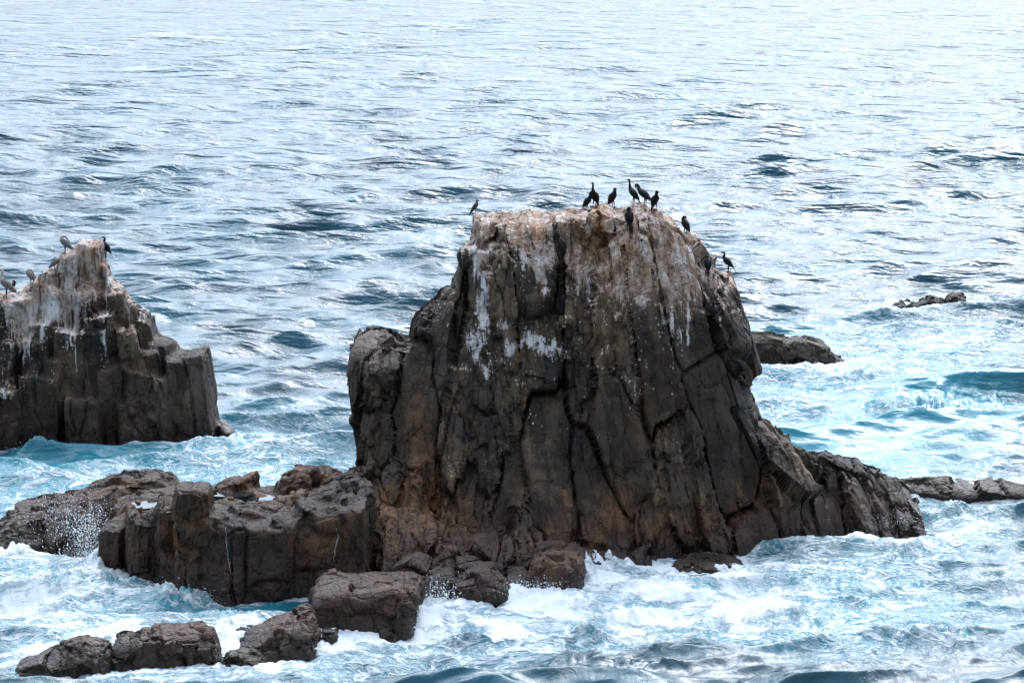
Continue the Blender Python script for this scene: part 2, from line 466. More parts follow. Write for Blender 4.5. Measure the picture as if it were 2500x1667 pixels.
def make_mesh(name, V, Q, mat, attrs=None, N=None, smooth=False):
    used, inv = np.unique(Q, return_inverse=True)
    Q2 = inv.reshape(Q.shape)
    me = bpy.data.meshes.new(name)
    me.vertices.add(len(used)); me.vertices.foreach_set('co', V[used].astype(np.float32).ravel())
    nl = Q2.size
    me.loops.add(nl); me.loops.foreach_set('vertex_index', Q2.ravel().astype(np.int32))
    me.polygons.add(len(Q2)); me.polygons.foreach_set('loop_start', np.arange(0, nl, Q2.shape[1], dtype=np.int32))
    me.update(calc_edges=True)
    me.polygons.foreach_set('use_smooth', np.full(len(Q2), smooth))
    for k, v in (attrs or {}).items():
        at = me.attributes.new(k, 'FLOAT', 'POINT'); at.data.foreach_set('value', v[used].astype(np.float32))
    if N is not None and smooth:
        me.normals_split_custom_set_from_vertices(N[used].tolist())
    me.materials.append(mat)
    return me
def tag(o, label=None, cat=None, group=None, kind=None):
    if label: o['label'] = label
    if cat: o['category'] = cat
    if group: o['group'] = group
    if kind: o['kind'] = kind
    return o
ALL_V, ALL_F, VOFF = [], [], [0]
WATERLINE = []
def collect(V, Q):
    ALL_V.append(V); ALL_F.append(Q + VOFF[0]); VOFF[0] += len(V)
    WATERLINE.append(V[np.abs(V[:, 2]) < 0.25][:, :2])
def split_rock(name, part, V, Q, cid, mat, attrs, minf=260):
    """the rock as its joint-bounded columns, each a part of its own"""
    N = vnormals(V, Q)
    fc = cid[Q[:, 0]]
    u, inv, cnt = np.unique(fc, return_inverse=True, return_counts=True)
    # small scraps join the nearest larger column
    C = V[Q[:, 0]]
    cen = np.stack([np.bincount(inv, C[:, j]) / cnt for j in range(3)], 1)
    big = np.where(cnt >= minf)[0]
    tgt = np.arange(len(u))
    for i in np.where(cnt < minf)[0]:
        tgt[i] = big[np.argmin(((cen[big] - cen[i]) * np.array([1, 1, .5])) .__pow__(2).sum(1))]
    inv = tgt[inv]
    for rnd in range(2):
        for gid in np.unique(inv):
            fi = np.where(inv == gid)[0]; q = Q[fi]
            uu, qi = np.unique(q, return_inverse=True); qi = qi.reshape(q.shape)
            lab = np.arange(len(uu))
            while True:
                m = lab[qi].min(1); new = lab.copy(); np.minimum.at(new, qi.ravel(), np.repeat(m, 4)); new = new[new]
                if (new == lab).all(): break
                lab = new
            fl = lab[qi[:, 0]]; ul, ct = np.unique(fl, return_counts=True)
            if len(ul) < 2: continue
            keep_ = ul[ct.argmax()]
            for l_ in ul:
                if l_ == keep_: continue
                sel = fi[fl == l_]; vs_ = np.zeros(len(V), bool); vs_[Q[sel].ravel()] = True
                nb = np.where(vs_[Q].any(1) & (inv != gid))[0]
                if len(nb): inv[sel] = np.bincount(inv[nb]).argmax()
                else: inv[sel] = -1
    low = V[:, 2].min()
    root = bpy.data.objects.new(name, None); COL.objects.link(root)
    cx = V.mean(0); root.location = (cx[0], cx[1], 0); root.empty_display_size = 0.5
    for gid in np.unique(inv[inv >= 0]):
        me = make_mesh(part, V, Q[inv == gid], mat, attrs, N)
        o = bpy.data.objects.new(part, me); COL.objects.link(o)
        o.parent = root; o.matrix_parent_inverse = Matrix.Translation((-cx[0], -cx[1], 0))
    collect(V, Q)
    return root
def gauss_sum(u, v, lst):
    r = np.zeros(u.shape)
    w1 = fbm(u / 42, v / 42, u * 0, 3, 700); w2 = fbm(u / 30, v / 70, u * 0, 3, 710)
    u = u + 26 * w1; v = v + 34 * w2
    for (a, b, ra, rb, s) in lst:
        r = r + s * np.exp(-(((u - a) / ra) ** 2 + ((v - b) / rb) ** 2))
    return r * (0.85 + 0.5 * w2)

# ================================================================== the large sea stack
LV_MAIN = [((1.6, 3.4, 4.6), 0.98, 0.70, 0.28, 0.42, 0.048, 0.12),
           ((0.62, 1.7, 2.2), 0.90, 0.22, 0.12, 0.15, 0.04, 0.10),
           ((0.27, 0.8, 0.8), 0.75, 0.08, 0.045, 0.04, 0.03, 0.08)]
vm = Vol(-6.6, 12.2, 93.6, 108.6, -1.3, 10.2)
main_pts = [(905, 1500), (905, 1125), (908, 1095), (893, 1062), (872, 1040), (862, 1000), (856, 932), (850, 905), (846, 840), (863, 817),
            (925, 827), (962, 838), (998, 842), (1004, 808), (1020, 771), (1050, 745), (1064, 737), (1066, 722), (1100, 710),
            (1111, 691), (1124, 680), (1121, 648), (1125, 616), (1143, 595), (1150, 580), (1150, 532), (1158, 520), (1185, 528),
            (1254, 536), (1328, 531), (1382, 529), (1424, 521), (1451, 514), (1509, 517), (1552, 508), (1575, 506), (1605, 516), (1642, 537),
            (1679, 585), (1722, 632), (1764, 680), (1796, 707), (1806, 755), (1828, 805), (1812, 880), (1800, 935), (1812, 972), (1830, 1004),
            (1871, 1042), (1913, 1074), (1945, 1106), (1985, 1180), (2010, 1260), (2010, 1500)]
def main_front(x, z):
    return (99.2 + 0.30 * z + 0.42 * np.maximum(0, x - 4.6) + 0.15 * np.maximum(0, -1.2 - x)
            + 0.35 * np.sin(x * 1.15 + 0.5) * sstep(1, 4, z) - 0.5 * sstep(5.3, 4.6, z) * sstep(-2.6, -1.6, x) * sstep(3.2, 2.4, x)
            - 0.55 * sstep(-0.45 * (x - 3.2) + 5.2, -0.45 * (x - 3.2) + 5.45, z) * sstep(2.6, 3.6, x))
vm.slab(main_pts, 103.7, main_front, lambda x, z: 107.6 - 0.22 * z, k=0.9)
# overhanging slab on the seaward shoulder
vm.slab([(1640, 545), (1679, 585), (1722, 632), (1764, 676), (1796, 705), (1806, 755), (1828, 805), (1838, 835), (1858, 905), (1856, 930), (1842, 941),
         (1808, 936), (1750, 905), (1690, 862), (1650, 800), (1610, 700)], 102.6, lambda x, z: 101.2 + 0.10 * z + 0.25 * np.maximum(0, x - 4.6), 105.6, k=0.5, u=0.2)
# left shoulder buttresses
vm.block(1024, 1072, 775, 1180, 101.0, 3.2, k=0.35, lean=-0.03, yaw=-.2)
vm.block(1072, 1116, 722, 1100, 100.9, 3.2, k=0.3, lean=0.0, yaw=.1)
vm.block(1124, 1182, 590, 900, 101.0, 3.0, k=0.25, lean=0.03, yaw=-.15)
vm.block(1150, 1172, 519, 700, 101.6, 2.0, k=0.15)
vm.block(872, 985, 868, 1250, 101.0, 3.4, k=0.3, yaw=.12, tilt=-.02)
# the lumpy crest
for a, b, t, Y in [(1190, 1240, 532, 101.9), (1262, 1300, 527, 102.1), (1318, 1345, 528, 102.0), (1352, 1392, 524, 101.9), (1400, 1432, 524, 101.8),
                   (1445, 1472, 512, 101.7), (1540, 1570, 508, 102.2)]:
    vm.block(a, b, t, 700, Y, 2.2, k=0.22, yaw=random.uniform(-.3, .3), lean=0.04, tilt=random.uniform(-.3, .3))
# lower apron and right spur
vm.slab([(840, 1235), (905, 1245), (1000, 1275), (1090, 1300), (1200, 1325), (1300, 1345), (1430, 1360), (1560, 1372), (1600, 1420), (1600, 1560), (840, 1560)],
        97.0, lambda x, z: 95.9 + 1.2 * sstep(-1, 3, x) + 0.5 * z, 101, k=0.8, u=0.5)
vm.slab([(1780, 1500), (1780, 1120), (1880, 1076), (1938, 1078), (1975, 1082), (2005, 1098), (2070, 1122), (2110, 1148), (2170, 1168), (2195, 1190), (2222, 1218),
         (2262, 1250), (2272, 1270), (2272, 1500)], 104.6, lambda x, z: 102.6 + 0.45 * z + 0.12 * (x - 7), lambda x, z: 106.6 - 0.3 * z, k=0.6, u=0.35)
vm.slab([(1650, 1500), (1650, 1200), (1800, 1195), (1930, 1200), (2010, 1235), (2100, 1255), (2190, 1290), (2200, 1500)], 103.0,
        lambda x, z: 100.6 + 0.5 * z + 0.30 * np.maximum(0, x - 3.5), 105.5, k=0.5, u=0.4)
for a, b, t, Y, w in [(1360, 1440, 1215, 98.6, .3), (1440, 1520, 1240, 98.7, -.2), (1520, 1600, 1165, 98.9, .2), (1610, 1700, 1180, 99.2, -.1), (1780, 1850, 1200, 100.2, .2),
                      (1860, 1910, 1175, 100.9, -.3), (1920, 1990, 1160, 101.5, .3), (1700, 1760, 1260, 99.5, .3), (1250, 1330, 1200, 98.2, -.2), (900, 980, 1150, 99.4, .3),
                      (1000, 1080, 1120, 99.0, -.2), (1090, 1150, 1180, 98.6, .2), (1160, 1220, 1100, 98.9, -.3), (1640, 1690, 1050, 99.7, .2), (2040, 2110, 1175, 102.6, .2)]:
    vm.block(a, b, t, 1460, Y, 3.0, k=0.3, yaw=w, lean=random.uniform(-.12, .04), tilt=random.uniform(-.3, .3), dip=.3)
# little ledges birds cling to
vm.block(1355, 1400, 768, 800, 100.55, 1.5, k=0.1, dip=.1)
vm.block(1365, 1410, 846, 880, 100.2, 1.5, k=0.1, dip=.1)
vm.block(1725, 1765, 787, 830, 101.5, 1.5, k=0.12, dip=.1)
V, Q, cid = rock_shape(vm, lean=lambda x: -0.02 - 0.045 * np.clip(x, -1, 6), seed=3, levels=LV_MAIN)
N = vnormals(V, Q)
u, v = plane_uv(V[:, 0], V[:, 2], 101.0)
glv = np.interp(u, [860, 1120, 1180, 1250, 1330, 1420, 1500, 1580, 1650, 1700, 1760, 1860, 2000], [760, 590, 670, 690, 720, 770, 770, 830, 830, 760, 740, 850, 900])
gn = fbm(V[:, 0] * 1.1, V[:, 1] * .7, V[:, 2] * .45, 4, 90)
guano = sstep(60, -130, v - glv + gn * 75) * sstep(820, 1110, u + 0) * (0.72 + 0.3 * sstep(1700, 1620, u))
guano += 0.45 * sstep(0.35, 0.8, N[:, 2]) * sstep(5.0, 7.0, V[:, 2])
white = gauss_sum(u, v, [(1178, 745, 14, 60, .7), (1165, 835, 28, 40, .65), (1188, 890, 16, 36, .5), (1150, 900, 28, 22, .35), (1310, 838, 62, 15, .8), (1335, 865, 45, 24, .6),
                         (1245, 880, 45, 35, .35), (1390, 850, 40, 22, .3), (1275, 935, 40, 22, .25), (1350, 1030, 60, 30, .32), (1230, 830, 40, 22, .4), (1175, 620, 10, 36, .45),
                         (1545, 950, 40, 30, .45), (1560, 1080, 24, 50, .35), (1630, 990, 22, 50, .3), (1260, 665, 70, 14, .5), (1365, 745, 30, 24, .5), (1420, 900, 60, 40, .2)])
rd = np.random.default_rng(5)
drips = [(a_, np.interp(a_, [1120, 1330, 1500, 1650, 1760], [640, 730, 790, 850, 760]) + rd.uniform(-60, 90), rd.uniform(2.5, 5), rd.uniform(30, 90), rd.uniform(.4, .8)) for a_ in rd.uniform(1130, 1760, 44)]
specks = [(rd.uniform(1090, 1650), rd.uniform(760, 1110), rd.uniform(6, 22), rd.uniform(6, 24), rd.uniform(.35, .75)) for _ in range(46)]
def raw_gauss(u, v, lst):
    r = np.zeros(u.shape); w1 = fbm(u / 12, v / 25, u * 0, 2, 720)
    for (a, b, ra, rb, s_) in lst: r = np.maximum(r, s_ * np.exp(-(((u + 4 * w1 - a) / ra) ** 2 + ((v + 9 * w1 - b) / rb) ** 2)))
    return r
extra = raw_gauss(u, v, drips + specks + [(1300, 836, 60, 12, 1), (1345, 852, 36, 20, .8), (1176, 745, 15, 62, .95), (1160, 830, 22, 34, .8), (1190, 895, 14, 36, .7), (1240, 850, 26, 14, .6), (1470, 892, 50, 5, .8), (1550, 930, 10, 34, .7), (1525, 910, 26, 8, .7)])
white = np.clip(white + extra, 0, 1)
guano = np.clip(guano * 1.1, 0, .84) ; guano = np.clip(guano + white * .75, 0, .86)
rust = gauss_sum(u, v, [(1452, 560, 20, 60, .95), (1465, 620, 18, 45, .6), (1040, 1120, 32, 110, .85), (960, 1200, 60, 70, .5), (1060, 1200, 30, 90, .6), (1400, 560, 20, 40, .3),
                        (1650, 575, 30, 50, .35), (1420, 1300, 90, 60, .5), (1565, 960, 20, 130, .35), (1240, 560, 60, 25, .4), (1480, 1240, 60, 60, .3), (1450, 1320, 240, 60, .8), (1000, 1270, 140, 80, .6), (1750, 1250, 160, 60, .6), (1620, 1000, 14, 120, .4), (1530, 620, 14, 70, .5), (1300, 600, 26, 40, .5), (1700, 690, 20, 70, .4), (1590, 640, 16, 60, .4)])
tone = 0.25 + 0.3 * gn + 0.5 * gauss_sum(u, v, [(1270, 740, 110, 80, 1), (1520, 750, 50, 90, .6), (1450, 1280, 200, 90, .5), (880, 950, 60, 120, .5), (1700, 700, 60, 120, .5)])
MAIN = split_rock('sea_stack', 'rock_column', V, Q, cid, M_ROCK, dict(guano=guano, white=np.clip(white, 0, 1), rust=np.clip(rust, 0, 1), tone=np.clip(tone, 0, 1), shade=SHADE))
tag(MAIN, 'tallest rock, a broad dark sea stack with white stained flat top in the middle', 'sea stack')

# ================================================================== the stepped stack at the left edge
def sc4(a, b): return (a * .3827, 550 + b * .3827)
vl = Vol(-22.5, -8.0, 115.8, 124.6, -1.3, 8.4)
left_pts = [(-330, 1250), (-330, 800), (-260, 730), (-150, 700), (-60, 722), (0, 716), (34, 711), (61, 697), (82, 688), (92, 676), (111, 674), (111, 657), (124, 653), (143, 655), (147, 619),
            (153, 612), (172, 613), (180, 607), (191, 592), (207, 586), (224, 590), (234, 600), (240, 622), (248, 642), (262, 646), (274, 662), (280, 682), (296, 690),
            (308, 718), (314, 733), (337, 738), (360, 760), (375, 780), (383, 818), (406, 829), (425, 835), (436, 856), (446, 860), (486, 855), (505, 864), (517, 894), (522, 933),
            (528, 971), (526, 1009), (530, 1034), (545, 1250)]
vl.slab(left_pts, 121.6, lambda x, z: 119.6 + 0.16 * z + 0.05 * np.abs(x + 15), lambda x, z: 123.0 - 0.14 * z, k=0.15)
LB = [  # crop x0, x1, top, Y, depth, lean, yaw
    (388, 520, 166, 119.9, 2.0, .01, .05), (500, 634, 100, 120.1, 2.0, .02, -.05), (655, 735, 235, 120.2, 2.2, -.08, .08), (205, 330, 362, 119.5, 2.4, .02, .1), (292, 372, 285, 119.9, 2, 0, -.2),
    (60, 225, 455, 119.3, 2.4, .01, -.08), (-120, 80, 440, 119.2, 2.4, 0, .1), (345, 470, 400, 119.4, 2.4, -.03, -.2), (460, 600, 380, 119.5, 2.4, -.02, .15), (600, 680, 430, 119.6, 2.4, -.04, -.25),
    (690, 800, 400, 119.8, 2.4, -.08, .2), (480, 602, 655, 118.7, 2.6, -.02, .1), (596, 745, 548, 118.9, 2.6, -.03, -.12), (742, 870, 640, 118.9, 2.6, -.08, .2), (325, 490, 648, 118.6, 2.8, -.02, .15),
    (200, 330, 600, 118.9, 2.6, .02, -.1), (105, 205, 705, 118.6, 2.6, 0, .2), (-40, 110, 720, 118.7, 2.6, .02, -.1), (-200, 60, 1010, 117.6, 3.6, 0, .15), (150, 400, 925, 118.0, 3.4, .03, -.12),
    (380, 560, 1060, 117.7, 3.6, .02, .1), (545, 690, 1090, 117.8, 3.4, -.05, -.15), (680, 790, 1100, 117.9, 3.4, -.03, .25), (790, 985, 900, 118.1, 3.4, -.06, .1), (980, 1130, 945, 118.1, 3.2, -.10, -.2),
    (1060, 1215, 840, 118.7, 2.2, -.10, .2), (1180, 1345, 812, 118.9, 2.2, -.10, -.08), (1380, 1480, 1285, 118.6, 2.4, 0, .2), (820, 900, 495, 120.0, 2.4, -.1, -.2), (900, 985, 590, 120.0, 2.6, -.1, .2),
    (1000, 1120, 740, 119.6, 2.6, -.08, -.2), (900, 1010, 780, 118.8, 2.6, -.1, .2), (810, 960, 1240, 117.6, 3, 0, -.2), (240, 330, 840, 118.3, 2.4, 0, .3), (600, 760, 870, 118.4, 3.0, -.02, .12)]
for i, (a, b, t, Y, dd, ln, yw) in enumerate(LB):
    A, T = sc4(a, t); B, _ = sc4(b, t)
    if i in (0, 1, 2, 4, 28, 29, 30, 3, 5, 6): dd = 1.4
    vl.block(A, B, T, 1150, Y, dd, k=0.08, lean=ln, yaw=yw, tilt=random.uniform(-.25, .25), dip=.05)
LV_LEFT = [((1.3, 3.0, 4.5), 0.0, 0.20, 0.05, 0.14, 0.05, 0.4),
           ((0.62, 1.5, 1.9), 0.35, 0.10, 0.05, 0.10, 0.04, 0.12),
           ((0.28, 0.7, 0.8), 0.75, 0.07, 0.040, 0.035, 0.03, 0.08)]
V, Q, cid = rock_shape(vl, lean=lambda x: -0.03 - 0.02 * np.clip(x + 15, -2, 5), seed=21, levels=LV_LEFT)
N = vnormals(V, Q)
u, v = plane_uv(V[:, 0], V[:, 2], 119.0)
gn = fbm(V[:, 0] * 1.1, V[:, 1] * .7, V[:, 2] * .5, 4, 190)
glv = np.interp(u, [-100, 60, 150, 250, 330, 400, 600], [800, 850, 830, 760, 740, 700, 700])
guano = sstep(70, -130, v - glv + gn * 80) + 0.5 * sstep(0.35, 0.8, N[:, 2]) * sstep(3.0, 4.2, V[:, 2])
white = gauss_sum(u, v, [(40, 925, 60, 22, .5), (15, 960, 30, 30, .5), (70, 760, 60, 40, .5), (130, 800, 14, 80, .6), (160, 860, 12, 60, .5), (110, 800, 14, 60, .5), (50, 880, 10, 60, .5), (240, 870, 40, 60, .35),
                         (170, 650, 30, 50, .4), (300, 800, 30, 40, .25), (380, 900, 20, 60, .25)])
rd = np.random.default_rng(8)
drips = [(a_, np.interp(a_, [0, 200, 300, 420], [840, 790, 760, 860]) + rd.uniform(-50, 90), rd.uniform(2.5, 5), rd.uniform(30, 80), rd.uniform(.5, .9)) for a_ in rd.uniform(0, 420, 32)]
white = np.clip(white + raw_gauss(u, v, drips + [(20, 940, 44, 16, .9), (60, 925, 30, 12, .7)]), 0, 1)
guano = np.clip(guano, 0, .78) ; guano = np.clip(guano + white * .6, 0, .88)
rust = gauss_sum(u, v, [(215, 640, 22, 50, .5), (35, 985, 18, 30, .9), (140, 880, 20, 30, .5), (240, 1060, 60, 30, .4), (180, 890, 30, 30, .4), (60, 740, 20, 40, .3)])
tone = 0.3 + 0.3 * gn + .4 * gauss_sum(u, v, [(150, 1050, 180, 60, 1), (480, 950, 60, 100, .8)])
LEFT = split_rock('sea_stack', 'rock_column', V, Q, cid, M_ROCK, dict(guano=guano, white=np.clip(white, 0, 1), rust=np.clip(rust, 0, 1), tone=np.clip(tone, 0, 1), shade=SHADE))
tag(LEFT, 'stepped columnar sea stack at the left edge, topped by a pale stained pinnacle', 'sea stack')

# ================================================================== the low rock shelf joined to the stack's foot
def plain_attrs(V, Q, s, g=0.0, tone=0.3, rust=0.1):
    n = fbm(V[:, 0] * .8, V[:, 1] * .8, V[:, 2] * .8, 4, s)
    return dict(guano=np.full(len(V), g), white=np.zeros(len(V)), rust=np.clip(rust * (1 + 2 * n), 0, 1), tone=np.clip(tone + .35 * n, 0, 1), shade=SHADE)
vs = Vol(-13.4, -2.6, 93.2, 103.6, -1.3, 3.6)
vs.slab([(234, 1560), (234, 1278), (262, 1268), (300, 1257), (345, 1262), (376, 1256), (380, 1222), (424, 1218), (470, 1222), (560, 1252), (640, 1252), (690, 1246), (730, 1240), (780, 1228), (850, 1215), (900, 1200), (900, 1560)],
        96.0, lambda x, z: 93.7 + np.maximum(0, -8.0 - x) * 1.45 + 0.14 * z + .22 * np.sin(x * 2.1) + .12 * np.sin(x * 5.3), lambda x, z: 97.9 + .0 * x, k=0.3)
vs.slab([(225, 1560), (225, 1300), (300, 1275), (420, 1262), (560, 1262), (700, 1262), (880, 1262), (880, 1560)], 96.0,
        lambda x, z: 95.2 + np.maximum(0, -8.0 - x) * 1.3, lambda x, z: 101.8 - .3 * z, k=0.3)
SB = [(376, 424, 1222, 96.6, 2.0, .1), (424, 508, 1188, 95.2, 1.6, -.05), (508, 545, 1250, 95.6, 2, .2), (545, 598, 1218, 97.4, 1.5, .3), (530, 600, 1166, 99.2, 1.6, -.35), (600, 640, 1195, 98.8, 1.4, .4),
      (655, 700, 1172, 99.0, 1.4, .25), (700, 760, 1148, 99.2, 1.8, -.2), (755, 815, 1152, 99.4, 2.0, .15), (820, 880, 1150, 99.0, 2.0, -.3), (640, 700, 1225, 97.0, 1.4, -.3), (700, 770, 1212, 96.9, 1.8, .25),
      (780, 850, 1195, 97.0, 2.2, -.2), (850, 910, 1180, 97.2, 2.4, .2), (440, 520, 1190, 100.0, 1.2, .3), (390, 440, 1190, 101.0, 1.2, -.3), (556, 600, 1270, 95.0, 1.5, .1), (300, 372, 1262, 96.8, 2.2, .15),
      (244, 300, 1275, 97.9, 2.4, -.1), (560, 630, 1240, 96.0, 1.3, .3), (740, 800, 1235, 95.4, 1.6, .2), (660, 720, 1258, 95.1, 1.5, -.15)]
for i, (a, b, t, Y, dd, yw) in enumerate(SB):
    vs.block(a, b, t, 1500, Y - (.95 if Y < 98 else 0), dd, k=0.08, yaw=yw, lean=random.uniform(-.15, .15) if i not in (0, 1) else 0.0, tilt=random.uniform(-.45, .45) if i not in (0, 1) else .02, dip=.1)
LV_S = [((1.5, 2.6, 2.8), 0.2, 0.10, 0.10, 0.16, 0.06, 0.5),
        ((0.60, 1.2, 1.0), 0.85, 0.16, 0.07, 0.08, 0.04, 0.3),
        ((0.28, 0.5, 0.4), 0.75, 0.07, 0.045, 0.035, 0.03, 0.1)]
V, Q, cid = rock_shape(vs, lean=0.0, seed=41, levels=LV_S)
at_ = plain_attrs(V, Q, 41, rust=.22)
SHELF = split_rock('rock_shelf', 'rock_block', V, Q, cid, M_REEF, at_)
tag(SHELF, 'low dark flat-topped rock shelf running left from the foot of the tall stack', 'rock shelf')

# ================================================================== loose rocks and reefs
def loose_rock(name, label, cat, vol, seed, lv, mat=M_REEF, sub=1, lean=0.0, group=None, rough=.8, **kw):
    V, Q, cid = rock_shape(vol, lean=lean, seed=seed, levels=lv, sub=sub, rough=rough, kxz=.8)
    me = make_mesh(name, V, Q, mat, plain_attrs(V, Q, seed, **kw))
    collect(V, Q)
    o = bpy.data.objects.new(name, me); COL.objects.link(o)
    c = V.mean(0)
    me.transform(Matrix.Translation((-c[0], -c[1], 0))); o.location = (c[0], c[1], 0)
    return tag(o, label, cat, group)
LV_R = [((0.95, 1.0, 0.75), 0.95, 0.30, 0.12, 0.10, 0.05, 0.3), ((0.45, 0.5, 0.34), 0.9, 0.14, 0.05, 0.05, 0.035, 0.15), ((0.18, 0.2, 0.13), 0.7, 0.04, 0.018, 0.015, 0.02, 0.1)]
def outline_vol(pts, Y, yf, yb, pad=.5, h=0.08, zb=-0.9):
    ps = [P(a, b, Y) for a, b in pts]
    xs = [p.x for p in ps]; zs = [p.z for p in ps]
    return Vol(min(xs) - pad, max(xs) + pad, yf - pad, yb + pad, zb, max(zs) + pad, h)

# sloping ramp rock behind the spray
pts = [(-30, 1480), (-30, 1300), (0, 1288), (17, 1286), (28, 1262), (43, 1250), (64, 1246), (86, 1240), (103, 1233), (120, 1238), (155, 1228), (172, 1224), (181, 1226), (207, 1210), (241, 1193), (258, 1183),
       (300, 1174), (340, 1178), (361, 1167), (379, 1176), (395, 1186), (430, 1196), (440, 1480)]
vr = Vol(-15.2, -8.2, 98.6, 106.2, -0.9, 2.6, 0.08)
vr.slab(pts, 102.5, lambda x, z: 100.0 + 1.25 * z + .3 * np.sin(x * 2.2) + .12 * np.sin(x * 6), 105.0, k=.35)
loose_rock('ramp_rock', 'brown rock sloping down to the left behind the flying spray droplets', 'rock', vr, 61, LV_R, tone=.45, rust=.25)
# big square block in front
pts = [(768, 1700), (768, 1500), (762, 1430), (766, 1398), (782, 1384), (815, 1381), (850, 1392), (930, 1388), (1000, 1387), (1036, 1400), (1028, 1440), (1010, 1500), (985, 1700)]
vb = outline_vol(pts, 91.6, 89.6, 93.2)
vb.slab([(a + 4, b + 8) for a, b in pts], 92.5, lambda x, z: 89.9 + .25 * z + .1 * np.sin(3 * x), 92.8, k=.35)
loose_rock('boulder', 'big square brown block standing in the surf before the stack', 'boulder', vb, 71,
           [((1.4, 2, 1.4), .8, .15, .06, .05, .05, .4)] + LV_R[1:], tone=.4, rust=.2)
def boulder(pts, Y, yf, yb, label, seed, k=.22, **kw):
    v_ = outline_vol(pts, Y, yf, yb)
    v_.slab(pts, (yf + yb) / 2, lambda x, z: yf + .3 * np.maximum(z, 0), yb, k=k)
    return loose_rock('boulder', label, 'boulder', v_, seed, LV_R, group='boulders at the foot of the tall stack', **kw)
boulder([(962, 1480), (964, 1376), (985, 1364), (1030, 1363), (1048, 1378), (1050, 1480)], 94.2, 93.7, 95.6, 'rounded boulder just behind the big square block', 72, tone=.4)
boulder([(1028, 1520), (1030, 1405), (1048, 1392), (1090, 1388), (1112, 1392), (1118, 1520)], 93.6, 93.1, 95.2, 'dark wet boulder right beside the big square block', 73, tone=.2)
boulder([(1092, 1540), (1096, 1420), (1112, 1395), (1150, 1378), (1195, 1380), (1232, 1398), (1242, 1430), (1236, 1540)], 93.4, 92.8, 95.4, 'wide low boulder above the splash, with a thin white water line on top', 74, tone=.45, k=.35)
boulder([(1104, 1460), (1106, 1362), (1130, 1355), (1165, 1357), (1172, 1372), (1170, 1460)], 95.4, 95.0, 96.4, 'small grey boulder in the dark hollow at the stack foot', 75, tone=.2)
boulder([(1232, 1500), (1236, 1398), (1262, 1390), (1288, 1396), (1294, 1500)], 94.6, 94.2, 96, 'small pinkish boulder between the wide low one and the tall reddish one', 76, tone=.6)
boulder([(1284, 1540), (1288, 1372), (1310, 1350), (1370, 1346), (1412, 1352), (1425, 1376), (1415, 1400), (1395, 1540)], 94.6, 93.6, 97.2, 'tall reddish brown boulder where the wave pours off', 77, tone=.7, rust=.45, k=.35)
boulder([(776, 1600), (780, 1530), (800, 1524), (825, 1530), (832, 1600)], 89.2, 88.9, 90.2, 'small black stone at the left foot of the big square block', 78, tone=.1, k=.25)
boulder([(905, 1580), (915, 1527), (940, 1523), (965, 1528), (972, 1580)], 90.0, 89.5, 90.6, 'small low stone in foam at the right foot of the big square block', 79, tone=.1, k=.25)
boulder([(1610, 1450), (1625, 1376), (1660, 1366), (1720, 1360), (1775, 1366), (1815, 1385), (1820, 1450)], 98.4, 97.6, 99.8, 'flat reddish rock awash below the right side of the stack', 80, mat=M_BROWN, tone=.6, rust=.5, k=.4)

# reefs in the lower left
pts = [(-20, 1700), (-20, 1632), (0, 1622), (34, 1606), (60, 1600), (85, 1592), (102, 1598), (140, 1573), (187, 1545), (213, 1540), (264, 1543), (281, 1550), (284, 1700)]
v_ = outline_vol(pts, 87.6, 85.2, 88.4)
v_.slab(pts, 87.6, lambda x, z: 85.95 + .7 * np.maximum(z, 0), 87.8, k=.45)
loose_rock('reef_rock', 'reddish weedy hump at the left end of the foreground reef', 'rock', v_, 81, LV_R, mat=M_BROWN, tone=.6, rust=.55)
pts = [(276, 1700), (279, 1551), (298, 1541), (361, 1541), (391, 1524), (425, 1519), (502, 1519), (528, 1523), (536, 1560), (545, 1592), (548, 1700)]
v_ = outline_vol(pts, 88.2, 85.8, 89.0)
v_.slab(pts, 88.0, lambda x, z: 86.55 + .5 * np.maximum(z, 0), 88.4, k=.35)
loose_rock('reef_rock', 'square-ended dark block of the foreground reef with a cracked right face', 'rock', v_, 82, LV_R, mat=M_BROWN, tone=.4, rust=.4)
pts = [(560, 1700), (575, 1590), (604, 1550), (646, 1530), (680, 1518), (697, 1518), (722, 1500), (740, 1488), (757, 1497), (768, 1530), (772, 1560), (772, 1700)]
v_ = outline_vol(pts, 89.2, 86.4, 90.0)
v_.slab(pts, 88.2, lambda x, z: 87.0 + .12 * np.maximum(x + 7, 0) + .9 * np.maximum(z, 0) , 89.6, k=.4)
loose_rock('reef_rock', 'brown pointed reef rock left of the big square block', 'rock', v_, 83, LV_R, mat=M_BROWN, tone=.55, rust=.45)
pts = [(545, 1640), (546, 1557), (566, 1540), (582, 1528), (640, 1531), (646, 1536), (600, 1548), (590, 1640)]
v_ = outline_vol(pts, 90.4, 89.4, 91.0)
v_.slab(pts, 90.0, lambda x, z: 89.7 + .3 * np.maximum(z, 0), 90.6, k=.2)
loose_rock('reef_rock', 'thin brown sliver of rock just behind the pointed reef rock', 'rock', v_, 84, LV_R, tone=.5, rust=.3)
pts = [(535, 1680), (540, 1606), (570, 1592), (610, 1590), (640, 1600), (650, 1680)]
v_ = outline_vol(pts, 86.9, 86.0, 87.8)
v_.slab(pts, 86.7, lambda x, z: 86.2 + .3 * np.maximum(z, 0), 87.6, k=.3)
loose_rock('reef_rock', 'low wet rubble between the square-ended block and the pointed reef rock', 'rock', v_, 85, LV_R, mat=M_BROWN, tone=.2, rust=.3)

